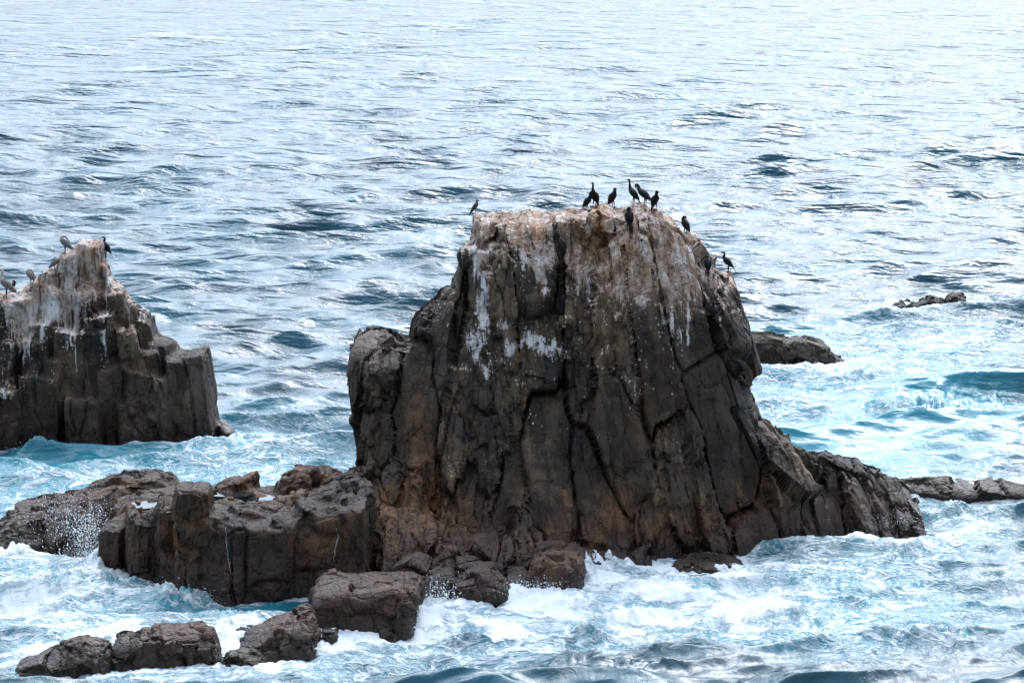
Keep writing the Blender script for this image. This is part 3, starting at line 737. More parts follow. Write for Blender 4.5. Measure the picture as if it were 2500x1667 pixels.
# rocks farther out
pts = [(1780, 960), (1780, 814), (1829, 812), (1857, 814), (1903, 819), (1922, 826), (1961, 822), (2007, 833), (2030, 856), (2050, 874), (2068, 889), (2085, 910), (2085, 960)]
v_ = outline_vol(pts, 137, 135.6, 140.2, h=.1)
v_.slab(pts, 137.8, lambda x, z: 136.2 + .25 * z, 138.6, k=.3)
loose_rock('whaleback_rock', 'smooth low rock with yellow green weed on its crest, beyond the stack', 'rock', v_, 91, LV_R, mat=M_GREEN, tone=.2, rust=.1)
def far_rock(pts, Y, label, seed, **kw):
    v_ = outline_vol(pts, Y, Y - .9, Y + 1.6, h=.08)
    v_.slab(pts, Y + .1, lambda x, z: Y - .5 + .4 * np.maximum(z, 0), Y + 1.2, k=.1)
    return loose_rock('reef_rock', label, 'rock', v_, seed, LV_R, **kw)
far_rock([(2160, 790), (2170, 750), (2210, 742), (2244, 737), (2250, 728), (2263, 721), (2276, 726), (2300, 731), (2312, 738), (2318, 790)], 155, 'long low dark rock farthest out at right, trailing off to the left', 92, mat=M_GREEN, tone=.1)
far_rock([(2308, 790), (2309, 730), (2314, 718), (2335, 716), (2346, 720), (2358, 735), (2366, 745), (2368, 790)], 154.6, 'small black knob at the right end of the farthest rock', 93, mat=M_GREEN, tone=.05)
pts = [(2120, 1290), (2125, 1168), (2200, 1170), (2240, 1168), (2300, 1171), (2360, 1176), (2400, 1173), (2500, 1178), (2620, 1180), (2760, 1186), (2780, 1300)]
v_ = outline_vol(pts, 110, 108.2, 112.0, h=.1)
v_.slab(pts, 110.5, lambda x, z: 109.0 + .35 * np.sin(x * .8) - .3 * np.minimum(z, .3), 111.2, k=.3)
loose_rock('reef_rock', 'long thin reddish reef running to the right edge of the view', 'rock', v_, 94, LV_R, mat=M_BROWN, tone=.5, rust=.4)

# ================================================================== the sea
# rocks' footprints, blurred, tell how near the water is to stone
WP = np.concatenate(WATERLINE)
GX0, GX1, GY0, GY1, GS = -24.0, 24.0, 80.0, 162.0, 0.25
nx, ny = int((GX1 - GX0) / GS), int((GY1 - GY0) / GS)
foot = np.zeros((nx, ny))
ix = ((WP[:, 0] - GX0) / GS).astype(int); iy = ((WP[:, 1] - GY0) / GS).astype(int)
ok = (ix >= 0) & (ix < nx) & (iy >= 0) & (iy < ny)
foot[ix[ok], iy[ok]] = 1.0
def blur(a, r, it=3):
    k = np.ones(2 * r + 1) / (2 * r + 1)
    for _ in range(it):
        a = np.apply_along_axis(lambda m: np.convolve(m, k, 'same'), 0, a)
        a = np.apply_along_axis(lambda m: np.convolve(m, k, 'same'), 1, a)
    return a
near1 = blur(foot, 1, 2); near2 = blur(foot, 4, 3)
def sample(gr, x, y):
    fx = np.clip((x - GX0) / GS - .5, 0, nx - 1.01); fy = np.clip((y - GY0) / GS - .5, 0, ny - 1.01)
    i, j = fx.astype(int), fy.astype(int); a, b = fx - i, fy - j
    v_ = gr[i, j] * (1 - a) * (1 - b) + gr[i + 1, j] * a * (1 - b) + gr[i, j + 1] * (1 - a) * b + gr[i + 1, j + 1] * a * b
    return v_ * ((x > GX0) & (x < GX1) & (y > GY0) & (y < GY1))
def zones(x, y, lst):
    """soft patches on the water: centre and half sizes were read off the photograph"""
    r = np.zeros(x.shape)
    for (px, py, rx, ry, s_) in lst:
        c = W(px, py); rad = (W(px + rx, py).x - c.x, (W(px, py - ry).y - W(px, py + ry).y) / 2)
        dx, dy = x - c.x, y - c.y
        dx = dx - c.x / c.y * dy
        r += s_ * np.exp(-((dx / rad[0]) ** 2 + (dy / rad[1]) ** 2))
    return r
FOAM = [(100, 1480, 330, 90, 1.0), (350, 1560, 260, 40, .55), (60, 1400, 160, 50, .6), (620, 1560, 120, 40, .45), (1330, 1450, 330, 60, .95), (1650, 1470, 330, 70, .75), (1250, 1540, 420, 60, .8), (900, 1600, 350, 40, .55),
        (1900, 1430, 260, 70, .5), (2330, 1290, 260, 60, .75), (2250, 1210, 180, 22, .7), (2420, 1170, 200, 26, .6), (2350, 1120, 200, 30, .35), (2150, 1350, 160, 50, .4), (620, 1120, 280, 36, .75), (250, 1165, 280, 34, .6), (700, 1040, 160, 40, .45),
        (50, 1215, 160, 40, .6), (470, 1165, 220, 14, .7), (1950, 905, 200, 20, .8), (2200, 860, 380, 50, .6), (2350, 820, 260, 40, .55), (2050, 960, 240, 60, .5), (1920, 1010, 120, 40, .4), (2150, 745, 140, 16, .6), (2420, 745, 160, 14, .8), (2300, 790, 260, 30, .4),
        (1900, 700, 140, 40, .28), (2050, 1130, 160, 26, .35), (640, 980, 160, 50, .25), (2100, 1560, 340, 60, .22), (500, 1640, 500, 30, .5), (1980, 1300, 200, 40, .35),
        (1900, 1120, 60, 20, .3), (2350, 980, 200, 30, -.3), (2250, 1040, 220, 26, -.25), (480, 1500, 140, 24, -.2), (2150, 1480, 400, 120, .38), (1500, 1640, 700, 40, .30), (2300, 1610, 300, 80, .34), (2250, 1400, 300, 60, .25), (850, 1665, 400, 14, -.2), (700, 1480, 60, 18, -.4), (1680, 1642, 400, 24, -.4), (2380, 1600, 160, 40, -.25)]
TEAL = [(300, 1160, 500, 70, .8), (60, 1200, 250, 60, .5), (650, 1060, 300, 80, .6), (2150, 960, 420, 130, .9), (2300, 1060, 320, 70, .5), (1950, 1130, 300, 80, .6), (150, 1450, 380, 130, .55), (1600, 1480, 600, 100, .5), (1750, 1540, 250, 50, .5), (2000, 820, 400, 80, .35), (2300, 1300, 300, 150, .35), (620, 1500, 200, 60, .35),
        (1950, 1500, 250, 80, .35), (2200, 1520, 400, 160, .45), (1200, 1640, 700, 60, .3)]
MURK = [(1900, 1640, 420, 60, .8), (2330, 1600, 260, 90, .65), (1500, 1620, 260, 40, .5), (400, 1665, 500, 26, .4), (2420, 1080, 200, 40, .5), (2380, 1400, 200, 80, .45), (2430, 770, 140, 30, .5), (2080, 270, 120, 90, .25), (1150, 1650, 300, 30, .5)]
SURGE = [(150, 1420, 120, 22, .5), (235, 1392, 36, 16, .55), (420, 1452, 70, 16, .5), (560, 1500, 120, 18, .2), (1010, 1490, 60, 16, .18), (940, 1520, 40, 12, .35), (1150, 1466, 120, 14, .15), (1330, 1440, 80, 22, .35), (1470, 1380, 80, 16, .5), (1400, 1400, 60, 14, .45), (1300, 1560, 260, 20, .25), (1700, 1500, 240, 20, .2), (60, 1340, 60, 16, .4), (80, 1103, 50, 8, .4),
         (640, 1090, 200, 14, .2), (2300, 1250, 150, 14, .25), (2420, 745, 90, 6, .3), (2250, 1000, 160, 14, .5), (2400, 960, 120, 14, .35), (2270, 1560, 140, 14, .3), (1500, 1640, 160, 12, .3), (2180, 1280, 40, 10, .2)]

rows = []
pyv = 1790.0
dd = [6.0, 20.0, 40.0, 60.0, 72.0]
ks = np.linspace(1790, -70, 900)
ydist = [W(1250, float(k)).y for k in ks]
far_ = list(np.geomspace(ydist[-1] * 1.04, 12000, 26))
Yr = np.array(dd + ydist + far_)
ua = np.linspace(-0.165, 0.165, 860)
U = np.concatenate([[-3, -1.6, -.9, -.5, -.34, -.26, -.2], ua, [.2, .26, .34, .5, .9, 1.6, 3]])
UU, YY = np.meshgrid(U, Yr, indexing='ij')
X0 = UU * YY; Y0_ = YY.copy()
foam = zones(X0, Y0_, FOAM); teal = zones(X0, Y0_, TEAL); murk = zones(X0, Y0_, MURK)
n1 = sample(near1, X0, Y0_); n2 = sample(near2, X0, Y0_)
spacing = np.gradient(Yr)[None, :] * np.ones_like(X0)
H = np.zeros_like(X0); DX = np.zeros_like(X0); DY = np.zeros_like(X0)
rw = np.random.default_rng(11)
NW = 96
lost = np.zeros_like(X0); tot = 0.0
ang0 = math.radians(-90 + 15)
shallow = np.clip(n2 * 1.2 + .35 * np.clip(foam, 0, 1), 0, 1)
for i in range(NW):
    L = 0.55 * (13.0 / 0.55) ** ((i + rw.uniform()) / NW)
    a = ang0 + rw.normal(0, 0.40 if L < 4 else 0.26)
    k = 2 * math.pi / L
    slope = 0.064 if L < 2.2 else (0.068 if L < 5 else (.048 if L < 9 else .026))
    amp = slope / k
    fade = np.clip((L / (2.4 * spacing) - 1.0), 0, 1)
    lost += slope ** 2 * (1 - fade) ** 2; tot += slope ** 2
    # gentle patchiness so that no wave train runs unbroken
    g_ = 0.45 + 0.9 * (0.5 + 0.5 * np.sin(X0 * k * 0.13 * rw.uniform(.5, 1.5) + rw.uniform(0, 6)) * np.sin(Y0_ * k * 0.10 * rw.uniform(.5, 1.5) + rw.uniform(0, 6)))
    ph = k * (X0 * math.cos(a) + Y0_ * math.sin(a)) + rw.uniform(0, 6.283) + 0.8 * np.sin(Y0_ * k * .21 + i) * 0.5
    w_ = amp * g_ * fade
    H += w_ * np.cos(ph)
    DX -= w_ * math.cos(a) * np.sin(ph) * 0.8
    DY -= w_ * math.sin(a) * np.sin(ph) * 0.8
fq = np.clip(foam + n1 * .8, 0, 1.2) * (Y0_ < 165) * (Y0_ > 78)
lump = np.zeros_like(H)
mk = fq > 0.02
xm, ym = X0[mk], Y0_[mk]
l_ = 0.6 * np.abs(fbm(xm * 1.1, ym * .55, xm * 0, 3, 300)) + 0.35 * np.abs(fbm(xm * 3.2, ym * 1.6, xm * 0, 3, 310)) + .25 * np.abs(noise3(xm * 7, ym * 4, xm * 0, 320))
lump[mk] = (l_ - l_.mean()) * np.clip(fq[mk], 0, 1)
surge = zones(X0, Y0_, SURGE)
sm = surge > .02
surge[sm] *= 1 + 0.9 * fbm(X0[sm] * 1.6, Y0_[sm] * 1.1, X0[sm] * 0, 4, 330) + .5 * fbm(X0[sm] * 6, Y0_[sm] * 3.5, X0[sm] * 0, 3, 335)
calm = 1 - .7 * np.clip(n2 * 1.8, 0, 1)
H = H * calm + 0.17 * lump + surge * .65 - .05
inside = (np.abs(UU) < .17)
Vw = np.stack([(X0 + DX * inside).ravel(), (Y0_ + DY * inside).ravel(), H.ravel()], 1)
nu, nr = X0.shape
I = np.arange(nu * nr).reshape(nu, nr)
Qw = np.stack([I[:-1, :-1].ravel(), I[1:, :-1].ravel(), I[1:, 1:].ravel(), I[:-1, 1:].ravel()], 1)
foam_f = np.clip(foam + n1 * 1.1 + n2 * 0.9 + surge * .55, 0, 1.6)
foam_f += np.clip(H - 0.22, 0, 1) * .5 * (foam > .1)

def sea_material():
    m, t, bs = new_mat('sea_water'); g = G(t)
    pos = g.n('ShaderNodeNewGeometry').outputs['Position']
    foam, teal, murk = g.attr('foam'), g.attr('teal'), g.attr('murk')
    big = g.noise(pos, 0.16, 4, 0.6)
    c = g.mix(g.ss(big, .35, .65), (0.003, 0.050, 0.082, 1), (0.009, 0.105, 0.150, 1))
    tl = g.math('ADD', teal, g.math('MULTIPLY', g.math('SUBTRACT', g.noise(pos, 0.45, 5, .6, .5), 0.5), g.math('MULTIPLY', teal, 1.6)))
    tl = g.math('ADD', tl, g.math('MULTIPLY', foam, .25))
    c = g.mix(g.ss(tl, 0.05, 1.0), c, (0.035, 0.25, 0.32, 1))
    c = g.mix(g.math('MULTIPLY', g.ss(g.math('ADD', murk, g.math('MULTIPLY', g.noise(pos, .7, 4, .6), .4)), .35, 1.0), .55), c, (0.060, 0.058, 0.066, 1))
    # foam: warped ridges (lace) and clots
    flat = g.scale(pos, (0.62, 0.9, 1.0))
    wn = g.n('ShaderNodeTexNoise'); t.links.new(flat, wn.inputs['Vector']); wn.inputs['Scale'].default_value = .7; wn.inputs['Detail'].default_value = 4
    va = g.n('ShaderNodeVectorMath', operation='MULTIPLY_ADD')
    t.links.new(wn.outputs['Color'], va.inputs[0]); va.inputs[1].default_value = (2.2, 2.2, 0); t.links.new(flat, va.inputs[2])
    wv = va.outputs[0]
    r1 = g.math('SUBTRACT', 1.0, g.math('MULTIPLY', g.math('ABSOLUTE', g.math('SUBTRACT', g.noise(wv, 1.25, 3, .55), .5)), 15.0), clamp=True)
    r2 = g.math('SUBTRACT', 1.0, g.math('MULTIPLY', g.math('ABSOLUTE', g.math('SUBTRACT', g.noise(wv, 3.4, 4, .6), .5)), 12.0), clamp=True)
    clot = g.noise(wv, 0.9, 8, .66)
    fo = g.math('MINIMUM', foam, 1.15)
    fine = g.noise(wv, 7.0, 4, .6)
    cl = g.math('ADD', clot, g.math('MULTIPLY', g.math('SUBTRACT', fine, .5), .22))
    thick = g.ss(g.math('ADD', cl, g.math('MULTIPLY', fo, .50)), .93, 1.10)
    lace = g.math('MAXIMUM', g.math('MULTIPLY', r1, .9), g.math('MULTIPLY', r2, .5))
    lace = g.math('MULTIPLY', lace, g.ss(g.math('ADD', cl, g.math('MULTIPLY', fo, .75)), .68, 1.02))
    fm = g.math('MAXIMUM', thick, lace)
    fm = g.math('MULTIPLY', fm, g.ss(foam, .02, .20))
    veil = g.math('MULTIPLY', g.ss(g.math('ADD', clot, g.math('MULTIPLY', fo, .6)), .72, 1.12), g.ss(foam, .05, .5, 0, .38))
    c2 = g.mix(veil, c, (0.30, 0.58, 0.65, 1))
    c2 = g.mix(fm, c2, (0.86, 0.90, 0.92, 1))
    t.links.new(c2, bs.inputs['Base Color'])
    t.links.new(g.mixf(fm, 0.07, 0.6), bs.inputs['Roughness'])
    bs.inputs['IOR'].default_value = 1.33
    t.links.new(g.mixf(fm, 0.5, 0.25), bs.inputs['Specular IOR Level'])
    rp = g.noise(g.scale(pos, (1, .75, 1)), 1.9, 7, .62, .35)
    rp2 = g.noise(g.scale(pos, (.8, 1.0, 1), (3, 9, 0)), .55, 3, .5, .2)
    hh = g.math('ADD', g.math('MULTIPLY', rp, 0.62), g.math('MULTIPLY', rp2, 1.2))
    hh = g.math('ADD', hh, g.math('MULTIPLY', fm, .45))
    hh = g.math('ADD', hh, g.math('MULTIPLY', g.math('MULTIPLY', g.noise(wv, 9, 5, .7), fm), .25))
    cr1 = g.noise(g.scale(pos, (.22, .62, 1), (0, 0, 0)), 1.0, 3, .55, .5)
    cr2 = g.noise(g.scale(pos, (.7, 1.7, 1), (7, 3, 0)), 1.0, 4, .6, .4)
    far = g.math('MULTIPLY', g.math('ADD', g.math('MULTIPLY', cr1, 11.0), g.math('MULTIPLY', cr2, 2.6)), g.attr('lost'))
    hh = g.math('ADD', hh, far)
    t.links.new(g.bump(hh, 0.10, 1.0), bs.inputs['Normal'])
    return m
M_SEA = sea_material()
me = make_mesh('sea', Vw, Qw, M_SEA, smooth=True, attrs= dict(foam=foam_f.ravel(), teal=np.clip(teal, 0, 1).ravel(), murk=np.clip(murk * .85, 0, 1).ravel(), lost=np.sqrt(lost / tot).ravel()))
sea = bpy.data.objects.new('sea', me); COL.objects.link(sea)
tag(sea, kind='structure')
# sea floor far below, so that nothing shows under the rocks' feet

# ================================================================== ray casting onto the finished rocks
AV = np.concatenate(ALL_V); AF = np.concatenate(ALL_F)
BVH = BVHTree.FromPolygons(AV.tolist(), AF.tolist())
EYE = Vector((0, 0, CAM_H))
def hit(px, py):
    d = raydir(px, py).normalized()
    loc, nor, i, dist = BVH.ray_cast(EYE, d)
    return loc, nor
def perch(px, py, up=60, into=5):
    """the rock point under a bird's feet seen at px, py: the skyline when the rock ends just below it"""
    loc, nor = hit(px, py)
    if loc is not None and loc.z > .5: return loc
    for k in range(0, up):
        loc, nor = hit(px, py + k)
        if loc is not None and loc.z > .5:
            l2, _ = hit(px, py + k + into)
            return l2 or loc
    return P(px, py, 102)
def skyline(px, py, span=45, into=4):
    for k in range(-span, span):
        loc, nor = hit(px, py + k)
        if loc is not None and loc.z > .5:
            l2, _ = hit(px, py + k + into)
            return l2 or loc
    return P(px, py, 102)

# ================================================================== birds
def catmull(pts, n=4):
    p = [np.array(q, float) for q in pts]; p = [2 * p[0] - p[1]] + p + [2 * p[-1] - p[-2]]
    out = []
    for i in range(1, len(p) - 2):
        for k in range(n):
            t = k / n
            out.append(0.5 * ((2 * p[i]) + (-p[i - 1] + p[i + 1]) * t + (2 * p[i - 1] - 5 * p[i] + 4 * p[i + 1] - p[i + 2]) * t * t + (-p[i - 1] + 3 * p[i] - 3 * p[i + 1] + p[i + 2]) * t ** 3))
    out.append(p[-2]); return out
def sweep(spine, n=4, sides=12, pale=None):
    """spine rows: x, y, z, half width across, half height in the plane of the spine"""
    pts = catmull(spine, n)
    V, F, A = [], [], []
    for i, q in enumerate(pts):
        a = pts[max(i - 1, 0)][:3]; b = pts[min(i + 1, len(pts) - 1)][:3]
        T = (b - a) / (np.linalg.norm(b - a) + 1e-9)
        S = np.cross(T, (0, 1, 0)); S = S / (np.linalg.norm(S) + 1e-9)
        B = np.cross(S, T)
        for k in range(sides):
            th = 2 * math.pi * k / sides
            V.append(q[:3] + B * math.cos(th) * max(q[3], .001) + S * math.sin(th) * max(q[4], .001))
            A.append(0 if pale is None else np.interp(i / (len(pts) - 1), pale[0], pale[1]))
    m = len(pts)
    for i in range(m - 1):
        for k in range(sides):
            k2 = (k + 1) % sides
            F.append((i * sides + k, i * sides + k2, (i + 1) * sides + k2, (i + 1) * sides + k))
    c0 = len(V); V.append(pts[0][:3]); V.append(pts[-1][:3]); A += [A[0], A[-1]]
    for k in range(sides):
        F.append((c0, (k + 1) % sides, k)); F.append((c0 + 1, (m - 1) * sides + k, (m - 1) * sides + (k + 1) % sides))
    return V, F, A
def part_mesh(name, chunks, mat, parent, attr=None):
    V, F, A = [], [], []
    for v, f, a in chunks:
        o = len(V); V += [tuple(q) for q in v]; F += [tuple(i + o for i in q) for q in f]; A += list(a)
    me = bpy.data.meshes.new(name); me.from_pydata(V, [], F); me.update()
    me.polygons.foreach_set('use_smooth', [True] * len(F))
    at = me.attributes.new('pale', 'FLOAT', 'POINT'); at.data.foreach_set('value', [float(x) for x in A])
    me.materials.append(mat)
    o = bpy.data.objects.new(name, me); COL.objects.link(o); o.parent = parent
    return o
def feather_mat(name, dark, light, pale, rough=.55, scl=60.):
    m, t, bs = new_mat(name); g = G(t)
    oc = g.n('ShaderNodeTexCoord').outputs['Object']
    n_ = g.noise(g.scale(oc, (1, 1, .35)), scl, 4, .6)
    c = g.mix(g.ss(n_, .38, .62), (*dark, 1), (*light, 1))
    c = g.mix(g.attr('pale'), c, (*pale, 1))
    t.links.new(c, bs.inputs['Base Color']); bs.inputs['Roughness'].default_value = rough; bs.inputs['Specular IOR Level'].default_value = .18
    t.links.new(g.bump(n_, .004, .7), bs.inputs['Normal'])
    return m
M_CORM = feather_mat('cormorant_feathers', (0.006, 0.006, 0.007), (0.014, 0.015, 0.016), (0.30, 0.22, 0.14), .45)
M_CORMW = feather_mat('cormorant_wing_feathers', (0.008, 0.007, 0.006), (0.020, 0.018, 0.015), (0.02, 0.02, 0.02), .5, 90.)
M_BILL = feather_mat('dark_bill', (0.02, 0.02, 0.018), (0.05, 0.045, 0.035), (0.3, .25, .15), .4)
M_LEG = feather_mat('dark_leg', (0.012, 0.011, 0.010), (0.02, 0.02, 0.018), (0.3, .2, .15), .5)
M_PEL = feather_mat('pelican_feathers', (0.085, 0.070, 0.062), (0.24, 0.21, 0.195), (0.66, 0.63, 0.54), .75, 45.)
M_PELW = feather_mat('pelican_wing_feathers', (0.07, 0.06, 0.055), (0.34, 0.31, 0.29), (0.7, .7, .7), .75, 70.)
M_PELB = feather_mat('pelican_bill', (0.10, 0.05, 0.035), (0.20, 0.11, 0.08), (0.45, .35, .2), .45)
M_GULL = feather_mat('gull_feathers', (0.10, 0.085, 0.075), (0.20, 0.17, 0.15), (0.04, .035, .03), .7)
M_GULLW = feather_mat('gull_wing_feathers', (0.030, 0.025, 0.022), (0.075, 0.062, 0.052), (0.6, .6, .6), .7)
M_GULLL = feather_mat('gull_leg', (0.35, 0.24, 0.20), (0.42, 0.30, 0.25), (0.4, .3, .2), .5)

BODY = [(-.135, 0, .115, .014, .012), (-.10, 0, .165, .048, .042), (-.055, 0, .25, .080, .084), (-.005, 0, .335, .086, .088), (.03, 0, .41, .068, .066)]
NECK = {
    'tall': ([(.048, 0, .48, .040, .042), (.045, 0, .55, .028, .029), (.038, 0, .62, .024, .026), (.045, 0, .675, .026, .030), (.075, 0, .688, .021, .023), (.098, 0, .682, .010, .011)], (.098, .683, .165, .676)),
    'look': ([(.048, 0, .465, .042, .044), (.042, 0, .52, .031, .032), (.040, 0, .57, .027, .029), (.055, 0, .612, .027, .031), (.085, 0, .615, .021, .023), (.105, 0, .605, .010, .011)], (.105, .606, .165, .575)),
    'hunch': ([(.055, 0, .455, .045, .046), (.050, 0, .49, .036, .038), (.060, 0, .525, .031, .034), (.085, 0, .535, .024, .026), (.108, 0, .522, .010, .012)], (.108, .524, .165, .475)),
    'tuck': ([(.045, 0, .455, .050, .050), (.025, 0, .505, .042, .042), (-.010, 0, .520, .036, .038), (-.040, 0, .495, .028, .030), (-.052, 0, .465, .012, .014)], (-.052, .468, -.070, .40)),
    'preen': ([(.045, 0, .46, .042, .044), (.050, 0, .52, .034, .036), (.072, 0, .555, .032, .035), (.105, 0, .545, .028, .032), (.120, 0, .512, .020, .022), (.120, 0, .490, .010, .011)], (.120, .492, .098, .425)),
    'curve': ([(.045, 0, .46, .040, .042), (.018, 0, .515, .028, .030), (.020, 0, .565, .026, .028), (.050, 0, .592, .026, .030), (.080, 0, .588, .021, .023), (.100, 0, .580, .010, .011)], (.100, .582, .165, .580)),
}
def cormorant(loc, rz, pose, scale=1.0, pitch=0.0, roll=0.0, label='', throat=False, headturn=0.0, legs=True, tail=1.0):
    r = bpy.data.objects.new('cormorant', None); COL.objects.link(r); r.empty_display_size = .2
    r.location = loc; r.rotation_euler = (roll, 0, math.radians(rz)); r.scale = (scale * 1.12, scale * 1.2, scale)
    neck, bill = NECK[pose]
    cp, sp = math.cos(pitch), math.sin(pitch)
    def tilt(x, y, z):
        dz = z - .10
        return (x * cp + dz * sp, y, .10 - x * sp + dz * cp)
    ch, sh = math.cos(headturn), math.sin(headturn)
    def turn(x, y, z):
        f = float(sstep(.44, .56, z)); dx = (x - .045)
        return (.045 + dx * (1 - f + f * ch), y + dx * f * sh, z)
    def put(q):
        x, y, z = turn(*q[:3]); return (*tilt(x, y, z), q[3], q[4])
    sp_ = [put(q) for q in BODY + neck]
    pale = ([0, .86, .90, .97, 1], [0, 0, .9, .9, 0]) if throat else None
    part_mesh('body', [sweep(sp_, 4, 14, pale)], M_CORM, r)
    x0, z0, x1, z1 = bill
    b = [put(q) for q in [(x0 - .012, 0, z0, .011, .013), (x0 + (x1 - x0) * .5, 0, z0 + (z1 - z0) * .5, .0075, .008), (x1, 0, z1, .005, .006), (x1 + .004, 0, z1 - .012, .002, .003)]]
    part_mesh('bill', [sweep(b, 2, 8)], M_BILL, r)
    for s_ in (-1, 1):
        w = [put(q) for q in [(.035, s_ * .050, .415, .018, .030), (.0, s_ * .074, .355, .022, .062), (-.05, s_ * .074, .265, .020, .060), (-.10, s_ * .055, .175, .014, .040), (-.155, s_ * .028, .095, .006, .014)]]
        part_mesh('wing', [sweep(w, 4, 10)], M_CORMW, r)
        e = put((neck[-2][0] - .006, s_ * .022, neck[-2][2] + .008, .004, .004))
        part_mesh('eye', [sweep([(e[0] - .004, e[1], e[2], .002, .002), (e[0], e[1], e[2], .005, .005), (e[0] + .004, e[1], e[2], .002, .002)], 2, 6)], M_BILL, r)
        if legs:
            part_mesh('leg', [sweep([(-.03, s_ * .035, .19, .022, .024), (-.012, s_ * .038, .10, .011, .012), (-.01, s_ * .04, .02, .009, .009), (-.012, s_ * .04, -.06, .009, .009)], 2, 8),
                              sweep([(-.02, s_ * .042, .006, .012, .006), (.02, s_ * .048, .006, .026, .006), (.065, s_ * .052, .003, .034, .004)], 2, 8)], M_LEG, r)
    t_ = [put(q) for q in [(-.11, 0, .15, .022, .016), (-.15, 0, .09, .030, .008), (-.185, 0, .02 - .03 * tail, .034, .005), (-.205, 0, -.02 - .05 * tail, .028, .003)]]
    part_mesh('tail', [sweep(t_, 2, 8)], M_CORMW, r)
    return tag(r, label, 'cormorant', 'cormorants resting on the rocks')
def pelican(loc, rz, pose, scale, label):
    r = bpy.data.objects.new('pelican', None); COL.objects.link(r); r.empty_display_size = .2
    r.location = loc; r.rotation_euler = (0, 0, math.radians(rz)); r.scale = (scale,) * 3
    body = [(-.30, 0, .17, .03, .018), (-.22, 0, .23, .08, .055), (-.10, 0, .33, .135, .115), (.03, 0, .42, .145, .130), (.12, 0, .50, .10, .095)]
    if pose == 'up':
        neck = [(.165, 0, .58, .050, .055), (.165, 0, .68, .038, .042), (.130, 0, .78, .034, .038), (.135, 0, .87, .036, .040), (.185, 0, .905, .038, .042), (.235, 0, .885, .026, .030)]
        bill = [(.22, 0, .885, .022, .030), (.30, 0, .80, .020, .034), (.38, 0, .69, .016, .030), (.45, 0, .58, .010, .014), (.47, 0, .55, .004, .005)]
        pale = ([0, .42, .50, .75, .85, 1], [0, 0, .8, .85, 1, 1])
    else:
        neck = [(.145, 0, .57, .060, .062), (.11, 0, .64, .046, .048), (.05, 0, .675, .042, .046), (-.005, 0, .67, .042, .048), (-.045, 0, .635, .028, .032)]
        bill = [(-.03, 0, .645, .022, .028), (-.09, 0, .58, .018, .026), (-.16, 0, .49, .014, .018), (-.22, 0, .41, .006, .008)]
        pale = ([0, .45, .58, .75, 1], [0, 0, .7, 1, .9])
    neck = [(x, y, z, a * 1.35, b * 1.35) for x, y, z, a, b in neck]
    part_mesh('body', [sweep(body + neck, 4, 16, pale)], M_PEL, r)
    part_mesh('bill', [sweep(bill, 3, 10)], M_PELB, r)
    for s_ in (-1, 1):
        w = [(.14, s_ * .085, .50, .025, .05), (.04, s_ * .130, .44, .035, .10), (-.08, s_ * .128, .35, .034, .10), (-.20, s_ * .09, .24, .022, .07), (-.33, s_ * .04, .14, .008, .025)]
        part_mesh('wing', [sweep(w, 4, 12)], M_PELW, r)
        w2 = [(.02, s_ * .150, .42, .012, .035), (-.10, s_ * .152, .32, .012, .040), (-.24, s_ * .105, .18, .008, .025), (-.34, s_ * .06, .11, .004, .010)]
        part_mesh('flight_feathers', [sweep(w2, 3, 8)], M_PEL, r)
        part_mesh('leg', [sweep([(-.02, s_ * .06, .32, .035, .035), (.0, s_ * .06, .17, .016, .016), (.0, s_ * .06, .04, .013, .013), (.0, s_ * .06, -.08, .013, .013)], 2, 8),
                          sweep([(-.02, s_ * .06, .008, .016, .008), (.04, s_ * .07, .008, .04, .008), (.10, s_ * .075, .004, .05, .005)], 2, 8)], M_LEG, r)
        hx = neck[-2]
        part_mesh('eye', [sweep([(hx[0] - .004, s_ * hx[3] * .9, hx[2], .003, .003), (hx[0], s_ * hx[3] * .95, hx[2], .007, .007), (hx[0] + .004, s_ * hx[3] * .9, hx[2], .003, .003)], 2, 6)], M_BILL, r)
    part_mesh('tail', [sweep([(-.26, 0, .20, .05, .015), (-.34, 0, .12, .06, .010), (-.38, 0, .06, .05, .006)], 2, 8)], M_PELW, r)
    return tag(r, label, 'pelican', 'pelicans on the left stack')
